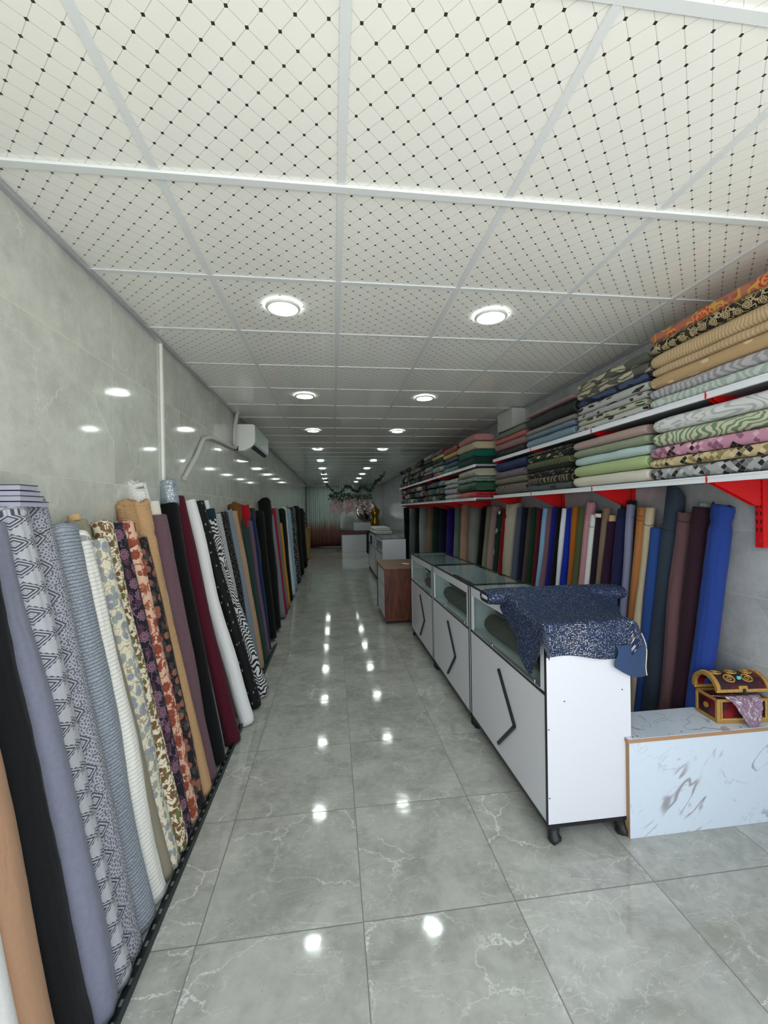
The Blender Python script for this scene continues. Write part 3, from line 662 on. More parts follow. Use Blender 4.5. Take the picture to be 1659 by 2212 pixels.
# ------------------------------------------------------------------ folded bolts on the shelves
def bolt_mesh(L, D, T, seed, slack=.3, nu=36, nv=22):
    """flat folded bolt: length along +Y, depth +X, thickness +Z, rounded long sides, coiled ends"""
    rs = random.Random(seed); h = T/2; prof = []
    straight = max(D-T, .001); per = 2*straight+PI*T; ou, ov = rs.uniform(0, 5), rs.uniform(0, 5)
    for k in range(nu):
        s = per*k/nu
        if s < PI*h: a = -PI/2-s/h; prof.append((h+h*math.cos(a), h+h*math.sin(a)*-1 if False else h+h*math.sin(a)))
        elif s < PI*h+straight: prof.append((h+(s-PI*h), T))
        elif s < 2*PI*h+straight: a = PI/2-(s-PI*h-straight)/h; prof.append((h+straight+h*math.cos(a), h+h*math.sin(a)))
        else: prof.append((h+straight-(s-2*PI*h-straight), 0))
    v = []; f = []; uvs = []; rings = []
    for j in range(nv+1):
        y = L*j/nv; e = 1-.10*math.exp(-(y/.03)**2)-.10*math.exp(-((L-y)/.03)**2)
        ring = []
        for (x, z) in prof:
            wx = slack*.018*nz3(x*3+seed, y*4.5, z*6); wz = slack*.010*nz3(x*6, y*6+seed, z*6)
            fx = slack*.008*nz3(seed, y*16, z*30+x*10)
            zz = h+(z-h)*e; xx = D/2+(x-D/2)*(1-(1-e)*.3)
            ring.append((max(0.002, xx+wx+fx) if x < D/2 else xx+wx*.3, y, min(T*1.0, max(.0006, zz+(wz if .1*T < z < .9*T else (wz*.35-abs(wz)*.35))))))
        rings.append((ring, y))
    def capr(src, y, sgn):
        out = []
        for s, dy in ((.97, .006), (.90, .013), (.80, .018), (.74, .012), (.62, .018), (.52, .011), (.4, .016), (.2, .012)):
            out.append(([(D/2+(x-D/2)*(1-(1-s)*(T/D if x else 1)*1.0) if False else D/2+(x-D/2)*(s if T > D*.6 else 1-(1-s)*T/D*1.0), y+sgn*dy, h+(z-h)*s) for (x, _, z) in src], y+sgn*(1-s)*.05))
        return out
    a = capr(rings[0][0], 0, -1); b = capr(rings[-1][0], L, 1); allr = list(reversed(a))+rings+b
    v = [p for rg, _ in allr for p in rg]
    def U(k, y): return (ou+per*k/nu, ov+y)
    for j in range(len(allr)-1):
        for k in range(nu):
            f.append((j*nu+k, (j+1)*nu+k, (j+1)*nu+(k+1) % nu, j*nu+(k+1) % nu)); y_, y2 = allr[j][1], allr[j+1][1]
            uvs += [U(k, y_), U(k, y2), U(k+1, y2), U(k+1, y_)]
    f.append(tuple(range(nu))); uvs += [U(k, 0) for k in range(nu)]
    q = (len(allr)-1)*nu; f.append(tuple(q+k for k in reversed(range(nu)))); uvs += [U(k, L) for k in reversed(range(nu))]
    return v, f, uvs
def flatbolt(x, y, z, L, D, T, mat, label, group, slack=.3, rz=0., ry=0.):
    SEED[0] += 1; v, f, uvs = bolt_mesh(L, D, T, SEED[0], slack)
    o = new_mesh('fabric_bolt', v, f, mat, None, True, uvs); o.location = (x, y, z); o.rotation_euler = (0, ry, rz)
    return tag(o, label, 'fabric bolt', group)
def stack(x, ya, yb, zb, items, group, D=.285):
    z = zb+.0008
    for (T, mat, label, *kw) in items:
        k = kw[0] if kw else {}; rr = random.Random(len(label)*7+int(T*1000)); da, db = rr.uniform(0, .02), rr.uniform(0, .02)
        flatbolt(x+k.get('dx', 0)+rr.uniform(-.006, .006), ya+.018+da+k.get('ya', 0), z, (yb-.018-db+k.get('yb', 0))-(ya+.018+da+k.get('ya', 0)), k.get('D', D), T, mat, label, group, k.get('slack', .35)); z += T+.0012
U1, U2, U3, U4 = ['bolts on the upper shelf, %s stack' % s for s in ('nearest', 'second', 'third', 'fourth')]
Lw1, Lw2, Lw3, Lw4 = ['bolts on the lower shelf, %s stack' % s for s in ('nearest', 'second', 'third', 'fourth')]
stack(1.825, 1.30, 2.185, 2.10, [
 (.052, f_zebra('#a3b1aa', '#c0c9c3', 26, 4.), 'mint marbled bolt, bottom of the nearest upper shelf stack', dict(D=.27)),
 (.058, f_zebra('#939196', '#b6b3b6', 26, 4.), 'grey zebra marbled bolt above the mint one, upper shelf'),
 (.068, f_leaf('#b89a72', '#dcc49a', 9., .2), 'golden beige bolt with a few sprigs above the grey marbled one'),
 (.046, f_stripe('#b79a78', '#cbb592', .02, .4, .3), 'thin beige shimmering bolt in the nearest upper stack'),
 (.080, f_zebra('#b79b76', '#ccb48c', 60, 3.), 'thick beige brocade bolt under the black and gold one'),
 (.068, f_floral('#1c1714', '#2b2320', '#cdb98c', '#b9a67c', '#3a3128', 17., .035, rnd=.4), 'black bolt embroidered with gold outlined flowers', dict(ya=.02)),
 (.062, f_floral('#b4705a', '#c8442e', '#d8985c', '#cfa24a', '#a85c4a', 6., .03), 'red and orange floral tissue bolt on top of the nearest stack', dict(slack=.7, yb=.02, dx=.02))], U1)
creamleaf = f_leaf('#585852', '#bdb79c', 8., .5)
stack(1.825, 2.20, 2.915, 2.10, [
 (.042, f_leaf('#b4b4b2', '#22201f', 12., .33), 'grey bolt with black leaves, bottom of the second upper stack'),
 (.040, f_leaf('#b3b49c', '#1c4030', 9., .3, '#2a2826'), 'yellowish grey bolt with green and black leaves'),
 (.042, f_leaf('#a8a8a6', '#2a2828', 14., .25), 'grey bolt with small black sprigs, third up the second upper stack'),
 (.056, f_leaf('#b0b0ae', '#262424', 10., .32), 'grey bolt with large black leaves under the navy floral'),
 (.050, f_leaf('#14182a', '#40506e', 8., .5), 'dark navy floral bolt in the second upper stack'),
 (.060, creamleaf, 'grey bolt with big cream flowers above the navy floral', dict(slack=.5)),
 (.062, creamleaf, 'topmost grey bolt with big cream flowers and a white end', dict(slack=.7))], U2)
stack(1.825, 2.935, 3.73, 2.10, [
 (.075, f_glitter('#6a8496', '#a8bccb', .3, 250.), 'thick light blue brocade bolt lying on the upper shelf', dict(slack=.5)),
 (.042, f_glitter('#5d7384', '#8fa5b4', .3, 250.), 'thinner slate blue bolt above the light blue brocade'),
 (.042, f_glitter('#6d6864', '#cfc9c2', .35), 'silver grey sparkling bolt under the black glitter one'),
 (.120, f_glitter('#0d0d0f', '#4a4a50', .25), 'thick black glitter bolt on the third upper stack', dict(slack=.8)),
 (.032, f_glitter('#7a5f60', '#e0c8c6', .4), 'thin dusty rose sparkling bolt on top of the black glitter one', dict(slack=.8, D=.25))], U3)
stack(1.825, 3.75, 4.50, 2.10, [
 (.072, f_glitter('#131012', '#3c3438', .3), 'black lace bolt at the bottom of the fourth upper stack', dict(slack=.6)),
 (.075, f_glitter('#7c5a5c', '#c8a8a6', .4), 'dusty mauve lace bolt above the black lace one', dict(slack=.6)),
 (.055, f_glitter('#a85452', '#d88a86', .3), 'coral pink lace bolt in the fourth upper stack', dict(slack=.6)),
 (.055, f_plain('#6c7068'), 'grey green bolt below the green tube', dict(slack=.6))], U4)
r = empty('plastic_tube', (1.93, 3.8, 2.393), 'dark green plastic tube lying on the fourth upper stack', 'tube')
MB().tube([(0, -.02, 0), (-.03, .68, 0)], .0115, 12).build('rod', simple('green_plastic', '#0d3a26', .35), r, True); MB().tube([(-.03, .68, 0), (-.031, .70, 0)], .015, 12).build('end_cap', M['plastic_dark'], r, True)
latt = lambda a, b, c: f_lattice(a, b, c, '#17151a', .034)
stack(1.825, 1.28, 2.185, 1.69, [
 (.068, latt('#a8a9aa', '#6e7072', '#bfc0c0'), 'grey and black lattice bolt, bottom of the nearest lower stack'),
 (.052, latt('#c9b78c', '#8e7e58', '#dccca4'), 'cream and black lattice bolt on the nearest lower stack'),
 (.066, latt('#c48ea6', '#8c5a74', '#dcb0c0'), 'pink and black lattice bolt on the nearest lower stack'),
 (.078, f_zebra('#708a6c', '#c9c9ae', 24, 7., .3), 'cream bolt with green marbled swirls', dict(slack=.5)),
 (.078, f_zebra('#b4b6b8', '#d9dadb', 14, 7., .1), 'silver white brocade bolt on top of the lattice prints', dict(slack=.6))], Lw1)
stack(1.825, 2.20, 2.965, 1.69, [
 (.078, f_plain('#cfcabb', amt=.06), 'ivory white bolt at the bottom of the second lower stack', dict(slack=.7)),
 (.082, f_plain('#a9bb88', amt=.06), 'pistachio green bolt above the ivory one'),
 (.060, f_plain('#b3c8c8', amt=.06), 'pale ice blue bolt loosely folded', dict(slack=.9)),
 (.056, f_glitter('#828c76', '#c2c4a8', .2, 250.), 'sage shimmering bolt under the dusty pink one'),
 (.062, f_plain('#aa938e'), 'dusty pink bolt on top of the second lower stack')], Lw2)
stack(1.825, 2.985, 3.72, 1.69, [
 (.060, f_leaf('#4c5552', '#262e2e', 8., .4), 'slate grey feather printed bolt, bottom of the third lower stack'),
 (.062, f_zebra('#0c1113', '#8c7c58', 22, 3., .9), 'black bolt with thin gold bands'),
 (.052, f_leaf('#0c0f0f', '#7d735a', 16., .3), 'black bolt with a gold broken print'),
 (.026, P('#141a14'), 'thin black bolt under the olive zigzag one'),
 (.062, f_zebra('#26301c', '#6f7250', 40, 5.), 'olive zigzag printed bolt on the third lower stack'),
 (.055, f_leaf('#101a14', '#1f5a3a', 12., .4, '#b9a878'), 'black bolt with green leaves in the third lower stack'),
 (.030, f_plastic('#22211f', None, .15), 'black plastic wrapped bolt just under the upper shelf')], Lw3)
stack(1.825, 3.74, 4.49, 1.69, [
 (.112, f_zebra('#17150f', '#8c8478', 44, 9., .6), 'black and silver paisley bolt, bottom of the fourth lower stack', dict(slack=.6)),
 (.062, f_plain('#77705f'), 'greyish khaki bolt above the paisley one'),
 (.075, f_zebra('#4c434a', '#8a7f86', 40, 8.), 'mauve grey bolt with wavy stripes', dict(slack=.7)),
 (.105, f_glitter('#111c44', '#2c3c78', .3, 260.), 'navy blue bolt topping the fourth lower stack', dict(slack=.5))], Lw4)
# deeper far shelves: first long bolts, then bolts and rolls lying end-on
FU, FLw = 'fabrics piled on the far upper shelf', 'fabrics piled on the far lower shelf'
stack(1.63, 4.60, 5.25, 2.055, [
 (.095, P('#123028'), 'dark green bolt at the bottom of the first far upper stack', dict(slack=.7)), (.085, f_plain('#0f5a4a'), 'teal green bolt above the dark green one', dict(slack=.7)),
 (.095, f_plain('#b3a68c'), 'cream folded bolt under the pink roll', dict(slack=.9)), (.085, f_glitter('#a86a6c', '#c99090', .3), 'rounded pink roll topping the first far upper stack', dict(slack=.9, D=.26))], FU, .4)
stack(1.63, 5.27, 5.95, 2.055, [
 (.07, f_plastic('#4d7a5c'), 'green plastic wrapped bolt beside the teal one', dict(slack=1.)), (.06, P('#3c5568'), 'steel blue bolt above the green wrapped one', dict(slack=.7)),
 (.07, f_glitter('#151a34', '#39406a', .3), 'midnight blue bolt below the yellow one', dict(slack=.8)), (.055, f_plain('#a89a4a'), 'yellow bolt under the crimson wrapped one', dict(slack=.8)),
 (.10, f_plastic('#8e1020', '#c43c48', .3), 'crimson plastic wrapped bolt, high on the far upper shelf', dict(slack=1.))], FU, .4)
stack(1.63, 5.97, 6.65, 2.055, [
 (.06, f_plastic('#8c2430'), 'raspberry wrapped bolt at shelf level', dict(slack=1.)), (.09, f_plastic('#6f9484'), 'mint plastic wrapped bolt', dict(slack=1.)),
 (.06, f_plastic('#12161c', None, .2), 'black wrapped bolt above the mint one', dict(slack=1.)), (.05, f_plain('#14301c'), 'forest green bolt under the pale yellow one', dict(slack=.8)),
 (.06, f_plain('#a39c74'), 'pale yellow bolt under the dark crimson one', dict(slack=.8)), (.08, f_plastic('#7a0c1a', '#b02c38', .3), 'dark crimson wrapped bolt at the far upper shelf top', dict(slack=1.))], FU, .4)
stack(1.63, 6.67, 7.3, 2.055, [
 (.08, P('#3a1222'), 'wine coloured bolt at the far upper shelf edge', dict(slack=.8)), (.045, P('#9c7c84'), 'pale pink bolt above the wine one', dict(slack=.8)), (.09, f_plastic('#5c8a84'), 'aqua plastic wrapped bolt', dict(slack=1.)),
 (.06, P('#0e0f10'), 'black bolt above the aqua wrapped one', dict(slack=.8)), (.06, P('#4a4a46'), 'dark grey bolt under the whitish one', dict(slack=.8)), (.07, P('#9a9a94'), 'whitish bolt on top of the dark grey one', dict(slack=.8))], FU, .4)
stack(1.63, 4.60, 5.28, 1.672, [
 (.075, f_plastic('#c00f18', '#f08080', .15), 'scarlet plastic wrapped bolt on the far lower shelf', dict(slack=1.)), (.11, f_glitter('#082c1c', '#2f7a54', .3), 'dark green glitter bolt above the scarlet one', dict(slack=1.)),
 (.06, f_plastic('#7c9484'), 'silvery green wrapped bolt', dict(slack=1.)), (.10, f_glitter('#8a8474', '#e0dcc8', .5), 'champagne sparkling bolt below the upper shelf', dict(slack=1.))], FLw, .4)
stack(1.63, 5.30, 5.95, 1.672, [
 (.07, f_glitter('#8a8684', '#e2dede', .3), 'silver beige bolt on the far lower shelf', dict(slack=.8)), (.08, f_plastic('#8f889a'), 'lilac grey wrapped bolt', dict(slack=1.)),
 (.06, P('#98948a'), 'stone grey bolt above the lilac wrapped one', dict(slack=.8)), (.07, f_plastic('#a8b8b4', '#e0e8e6', .4), 'icy white wrapped bolt high on the far lower shelf', dict(slack=1.))], FLw, .4)
rs = random.Random(5)
pal = [('#0c1414', 'blackish green'), ('#6a6f6c', 'ash grey'), ('#0a0a0c', 'jet black'), ('#0f241c', 'pine green'), ('#14161c', 'charcoal'), ('#1a2430', 'ink blue'), ('#b0aca0', 'off white'), ('#101012', 'black'), ('#39443e', 'moss grey'), ('#74828a', 'pewter blue'), ('#5a1c22', 'brick red'), ('#8c8668', 'straw'), ('#2a2038', 'dark violet'), ('#6c6f62', 'olive grey'), ('#3c5a62', 'petrol blue')]
def endon(yc, zc, w, h, c, label, group, pat=0, xo=0.):
    SEED[0] += 1; v, f, uvs = bolt_mesh(.42, w, h, SEED[0], .5, 24, 8)
    mt = (P(c), f_plastic(c, None, .2), f_zebra(c, '#77776e', 40, 8., .6))[pat]
    o = new_mesh('fabric_bolt', v, f, mt, None, True, uvs); o.location = (1.64+xo, yc+w/2, zc); o.rotation_euler = (0, 0, -PI/2); return tag(o, label, 'fabric bolt', group)
used = set()
def pile(ya, yb, zb, rows, group, where):
    z = zb+.001; rn = ['bottom row', 'second row', 'third row', 'top row']
    names = ['bottom row', 'top row'] if len(rows) == 2 else ['bottom row', 'middle row', 'top row'] if len(rows) == 3 else rn
    for ri, h in enumerate(rows):
        y = ya+rs.uniform(0, .06); n = 0
        while y < yb-.1:
            w = rs.uniform(.15, .27)*(1+.25*(y-ya)/(yb-ya)); w = min(w, yb-y); n += 1
            while True:
                c, cn = pal[rs.randrange(len(pal))]; pt = rs.choice((0, 0, 1, 2)); pw = ('plain', 'wrapped', 'wavy')[pt]; where_ = 'near' if y < (ya+yb)/2 else 'far'
                lb = '%s %s bolt seen end on, %s %s half, %s' % (cn, pw, names[ri], where_, where)
                if lb not in used: used.add(lb); break
            hh = h*rs.uniform(.8, 1.); endon(y+w/2, z, w-.012, min(hh, w-.014), c, lb, group, pt, rs.uniform(-.0, .05)); y += w
        z += h+.001
pile(7.34, 9.85, 2.055, (.1, .11, .1, .1), FU, 'far upper shelf')
pile(5.98, 9.85, 1.672, (.1, .12, .1), FLw, 'far lower shelf')

# ------------------------------------------------------------------ glass display counters
def foot(parent, x, y, sx, sy):
    m_ = MB()
    m_.tube([(x, y, .085), (x+.004*sx, y-.004*sy, .06), (x+.0, y-.012*sy, .035), (x-.0, y-.022*sy, .016), (x, y-.030*sy, .004)], [.036, .029, .025, .032, .026], 12)
    m_.tube([(x, y-.022*sy, .012), (x+.014*sx, y-.034*sy, .009)], [.018, .012], 8); m_.tube([(x, y-.022*sy, .012), (x-.016*sx, y-.044*sy, .012)], [.018, .012], 8)
    m_.tube([(x, y, .078), (x+.03*sx, y, .066), (x+.055*sx, y, .072), (x+.075*sx, y, .082)], [.026, .019, .015, .007], 10)
    m_.tube([(x, y, .078), (x, y+.03*sy, .066), (x, y+.055*sy, .072), (x, y+.075*sy, .082)], [.026, .019, .015, .007], 10)
    m_.box(x-.028, x+.028, y-.028, y+.028, .084, .0895)
    return m_.build('foot', M['black_iron'], parent, True)
def counter(ox, oy, L, D, H, label, endpanel=True, decor=True, zs=.69, rot=0., strip=.0):
    """origin at near front bottom corner; +x depth, +y length"""
    r = empty('display_counter', (ox, oy, 0), label, 'counter', 'white glass topped display counters'); r.rotation_euler = (0, 0, rot)
    W, B, t = M['white_lam'], M['black_edge'], .018; zb = .09
    for nm, y0 in (('side_panel', 0), ('side_panel', L-t)):
        MB().box(.002, D-.002, y0+.0005, y0+t-.0005, zb+.004, H-.004).build(nm, W, r)
        MB().box(-.0005, .0018, y0+.0005, y0+t-.0005, zb+.004, H).box(.002, D, y0+.0005, y0+t-.0005, H-.0035, H).box(.002, D, y0+.0005, y0+t-.0005, zb-.0, zb+.0035).build('edge_band', B, r)
    MB().box(.0, D, .0, L, zb-.014, zb-.0005).build('base_board', B, r)
    MB().box(.004, .020, t, L-t, zb, zs-.01).build('front_panel', W, r)
    MB().box(.021, D-.02, t, L-t, zs-.018, zs-.001).build('inner_shelf', W, r)
    MB().box(.0, .020, t, L-t, zs-.0095, zs+.004).build('shelf_edge', B, r)
    MB().box(D-.016, D-.002, t, L-t, zb, H-.01).build('back_panel', W, r)
    MB().box(.002, .018, t+.001, L-t-.001, H-.062, H-.006).box(.002, .018, t+.001, t+.04, zs+.006, H-.063).box(.002, .018, L-t-.03, L-t-.001, zs+.006, H-.063).build('window_frame', W, r)
    MB().box(.009, .013, t+.041, L-t-.031, zs+.012, H-.064).build('front_glass', M['glass'], r)
    MB().box(-.001, .018, t+.041, L-t-.031, zs+.0045, zs+.0115).build('glass_track', M['alu'], r)
    for yy in (t+.1, L*.62): MB().tube([(.0045, yy, zs+.012), (.0045, yy, zs+.026)], .006, 10).build('track_roller', M['chrome'], r, True)
    MB().box(.0, D, .0, .012, H+.0005, H+.008).box(.0, D, L-.012, L, H+.0005, H+.008).box(.0, .010, .0125, L-.0125, H+.0005, H+.008).box(D-.01, D, .0125, L-.0125, H+.0005, H+.008).build('top_edge', B, r)
    MB().box(.0105, D-.0105, .0125, L-.0125, H+.001, H+.007).build('glass_top', M['glass'], r)
    if endpanel:
        sc = MB()
        for (x, z) in ((.087, .655), (.375, .69), (.009, .53), (.009, .215)): sc.tube([(x, -.0005, z), (x, .001, z)], .0032, 10)
        sc.build('screw_row', B, r)
    if decor:
        yc = L*.52; hx = [(yc-.18, .375), (yc+.0, .165), (yc+.215, .37) if False else (yc+.18, .40), (yc, .615)]
        # kite shaped raised panel: right-hand edges carry a wide black band
        top, rgt, bot, lft = (yc+.0, .60), (yc-.21, .37), (yc+.02, .15), (yc+.25, .375)
        pts = [top, rgt, bot, lft]
        MB().prism([(-.006, p[0], p[1]) for p in pts], (.0095, 0, 0)).build('raised_panel', W, r)
        bn = MB()
        def bar(a, b, w_):
            a, b = Vector((a[0], a[1])), Vector((b[0], b[1])); d = (b-a).normalized(); n = Vector((-d.y, d.x))*w_
            bn.prism([(-.0085, q.x, q.y) for q in (a+n, b+n, b-n, a-n)], (.012, 0, 0))
        bar(top, rgt, .009); bar(rgt, bot, .009)
        bn.build('black_band', B, r)
    if strip: MB().box(.0115, D-.0115, L-.013-strip, L-.013, H-.006, H+.0004).build('top_board', W, r)
    for (x, y, sx, sy) in ((.04, .04, 1, 1), (D-.04, .04, -1, 1), (.04, L-.04, 1, -1), (D-.04, L-.04, -1, -1)): foot(r, x, y, sx, sy)
    return r
CR = -.006
counter(.955, 1.775, 1.055, .42, 1.0, 'nearest white display counter, draped with the sequined navy cloth', True, strip=.30)
counter(.950, 2.833, 1.072, .42, 1.0, 'middle white display counter of the near right row', False)
counter(.945, 3.908, 1.10, .42, 1.0, 'farthest counter of the near right row, next to the brown desk', False, strip=.12)
counter(.93, 7.85, 1.3, .46, .98, 'nearer of the two white counters behind the brown desk', False, False)
counter(.925, 9.16, 1.75, .46, .98, 'rear white counter carrying the folded white cloth', False, False)
# goods inside the counters
GI = 'grey rolls lying in the display counters'
def lying(x, y, z, L, r, mat, label, group, slack=.3, rz=0.):
    SEED[0] += 1; v, f, uvs = roll_mesh(L, r, SEED[0], slack, 1., 28, 22, 'spiral', 0, True, 0.)
    o = new_mesh('fabric_roll', v, f, mat, None, True, uvs); o.rotation_euler = (-PI/2, 0, rz); o.location = (x, y, z+r*1.13); return tag(o, label, 'fabric roll', group)
gy = P('#48463f'); gz = .691
lying(1.08, 1.90, gz, .82, .058, gy, 'front grey roll inside the nearest counter', GI); lying(1.215, 1.90, gz, .82, .058, gy, 'rear grey roll inside the nearest counter', GI)
lying(1.14, 1.92, gz+.118, .78, .05, gy, 'top grey roll inside the nearest counter', GI)
gg = P('#3c403e')
lying(1.075, 2.97, gz, .78, .06, gg, 'front dark grey roll inside the middle counter', GI); lying(1.21, 2.97, gz, .78, .06, gg, 'rear dark grey roll inside the middle counter', GI)
lying(1.11, 3.0, gz+.125, .72, .055, gg, 'upper dark grey roll inside the middle counter', GI)
flatbolt(1.02, 4.0, gz, .6, .2, .08, P('#5d2a26'), 'reddish brown bolt inside the farthest near counter', GI)
flatbolt(1.03, 4.02, gz+.083, .55, .18, .06, P('#5f8296'), 'light blue bolt inside the farthest near counter', GI)
lying(1.12, 4.68, gz, .2, .045, P('#cfcfcb'), 'short white roll inside the farthest near counter', GI)
flatbolt(1.05, 4.3, gz+.147, .4, .2, .05, P('#101010'), 'black bolt inside the farthest near counter under the glass', GI)

# ------------------------------------------------------------------ sequined navy cloth on the nearest counter
def seq_mat():
    g = G('sequined_navy_fabric', .7, spec=.3); uv = g.uv(); x, y, z = g.xyz(uv)
    v = g.vor(uv, 105, 'F1', .75); rn = g.xyz(v[1])[0]
    dens = g.map(y, 0., .45, .46, .26)
    size = g.map(y, .0, .5, .27, .19)
    v2 = g.vor(g.vm('ADD', uv, (3.3, 1.1, 0)), 240, 'F1', 1.)
    big = g.m('MULTIPLY', g.lt(v[0], size), g.lt(rn, dens)); sml = g.m('MULTIPLY', g.lt(v2[0], .26), g.lt(g.xyz(v2[1])[0], .2))
    on = g.m('MAXIMUM', big, sml); hue = g.xyz(v[1])[1]
    sc_ = g.mix(g.gt(hue, .75), C3(g, '#e9edf2'), C3(g, '#c9b088'))
    base = g.mix(g.noise(uv, 30, 3)[0], C3(g, '#141f38'), C3(g, '#22365a'))
    g.put(g.p.inputs['Metallic'], g.m('MULTIPLY', on, .85)); g.put(g.p.inputs['Roughness'], g.m('SUBTRACT', .75, g.m('MULTIPLY', on, .4)))
    b = g.n.new('ShaderNodeBump'); b.inputs['Strength'].default_value = .6; b.inputs['Distance'].default_value = .002
    g.put(b.inputs['Height'], g.m('ADD', g.m('MULTIPLY', rn, on), g.noise(uv, 50, 3)[0])); g.t.links.new(b.outputs[0], g.p.inputs['Normal'])
    return g.col(g.mix(on, base, sc_))
SEQ = seq_mat(); DEN = f_plain('#34496c', amt=.35)
sq = empty('draped_fabric', (.955, 1.775, 1.009), 'navy cloth strewn with silver sequins, draped over the nearest counter', 'draped fabric')
OX, OY, OZ = .955, 1.775, 1.009
def interp(tab, t):
    for (a, va), (b, vb) in zip(tab[:-1], tab[1:]):
        if t <= b: q = (t-a)/(b-a) if b > a else 0; q = max(0, min(1, q)); return va+(vb-va)*q
    return tab[-1][1]
def sheet(name, mat, S, T, pos, uvf, thick=.0022, parent=None):
    v = []; f = []; uvs = []
    for j in range(T+1):
        for i in range(S+1): v.append(pos(i/S, j/T))
    for j in range(T):
        for i in range(S):
            q = (j*(S+1)+i, j*(S+1)+i+1, (j+1)*(S+1)+i+1, (j+1)*(S+1)+i); f.append(q)
            for (a, b) in ((i, j), (i+1, j), (i+1, j+1), (i, j+1)): uvs.append(uvf(a/S, b/T))
    o = new_mesh(name, v, f, mat, parent, True, uvs)
    m_ = o.modifiers.new('solid', 'SOLIDIFY'); m_.thickness = thick; m_.offset = 1
    return o
# main sheet in counter coordinates: t along y (0 = over the near end ... 1 = roll), s across x (0 front hang ... 1 back)
HF = [(0., .13), (.12, .19), (.27, .29), (.45, .22), (.7, .16), (1., .11)]      # front overhang by distance from the near edge
HB = [(0., .09), (.25, .12), (.6, .19), (1., .27)]
Wd, Ly = .42, .44
def seqpos(s, t):
    y = -.15+t*(Ly+.15)                # negative = hanging over the end panel
    yl = max(y, 0.); q = yl/Ly; hf = interp(HF, q); hb = interp(HB, q); tot = hf+Wd+hb; a = s*tot-hf
    if y < 0: a = (a if 0 < a < Wd else (0 if a <= 0 else Wd))+(0 if 0 < a < Wd else (.5*a if a < 0 else .5*(a-Wd)))
    x, z = a, .004+.006*max(0, nz3(a*7, y*7, 1.)); yy = y
    rip = .007*math.sin(y*26+2*a)
    if a < 0: z = -(-a)*.985+.002; x = -.014-.012*abs(math.sin(a*9))+rip*min(1, -a*8)
    elif a < .02: x = a-.014*(1-a/.02)
    elif a > Wd: z = -(a-Wd)*.97+.002; x = Wd+(a-Wd)*(.55+.4*q)+rip*.4; z = -(a-Wd)*(.75-.6*q)*min(1, (a-Wd)*12)+.002
    if y < 0:
        dn = -y*(.93+.26*s+.05*math.sin(s*11+.6)); zz = -dn; yy = -.012-.006*math.sin(s*14)
        if 0 <= a <= Wd: z = zz+.002
        else: z = z+zz*.55; yy = -.012-.35*dn
    zz_extra = .082*max(0., (t-.55)/.45)**1.3
    return (x, yy, z+zz_extra+.004)
sheet('sequined_cloth', SEQ, 90, 110, seqpos, lambda s, t: (s*.8, t*.88), .002, sq)
# the roll it comes from, lying across the counter
rr_ = empty('fabric_roll', (.955-.10, 2.235, 1.0105), 'sequined navy roll lying across the nearest counter with its board end showing', 'fabric roll')
SEED[0] += 1; v, f, uvs = bolt_mesh(.79, .15, .078, 900, .4, 36, 36)
o = new_mesh('wound_cloth', v, f, SEQ, rr_, True, uvs); o.rotation_euler = (0, 0, -PI/2); o.location = (0, .075, 0)
MB().box(-.014, .02, -.05, .05, .024, .05).build('cardboard_core', M['paper'], rr_)
# plain denim reverse hanging off the back corner
def denpos(s, t):
    x = .33+.17*s; drop = t*(.10+.10*s)
    return (x+.012*math.sin(t*5)+t*.03*s, -.019-.01*t+.05*s*s, -.10-drop*1.0+(-.02*math.sin(s*PI))+.03*s)
sheet('reverse_side_corner', DEN, 24, 24, denpos, lambda s, t: (s*.2, t*.2), .003, sq)
MB().tube([(.33+.17+.012*math.sin(t*5)+t*.03+.002, -.019-.01*t+.05, -.07-t*.20) for t in [k/12 for k in range(13)]], .0025, 6).build('white_selvedge', M['paper'], sq, True)

# ------------------------------------------------------------------ marble print podium + treasure chest
pd = empty('low_platform', (1.345, 1.755, 0), 'low marble printed platform by the right wall, under the treasure chest', 'platform')
PD = .225
MB().box(0, XR-1.345-.002, .0, .014, .001, .447).build('front_panel', M['marble_lam'], pd)
MB().box(-.0005, .0165, .0145, PD, .001, .447).build('side_panel', M['mdf'], pd)
MB().box(-.006, XR-1.345-.002, -.004, PD+.004, .448, .4645).build('top_board_core', M['mdf'], pd)
MB().box(-.004, XR-1.345-.002, -.0025, PD+.0025, .4648, .467).build('top_board', M['marble_lam'], pd)
MB().box(-.0008, .0014, -.0012, .014, .001, .447).build('corner_edge', M['mdf'], pd)
sc = MB()
for (x, y) in ((.03, .012), (.055, .016), (.29, .02), (.60, .012)): sc.disc((x, y, .4672), .0035, .0008, 10)
sc.build('screw_row', M['black_edge'], pd)

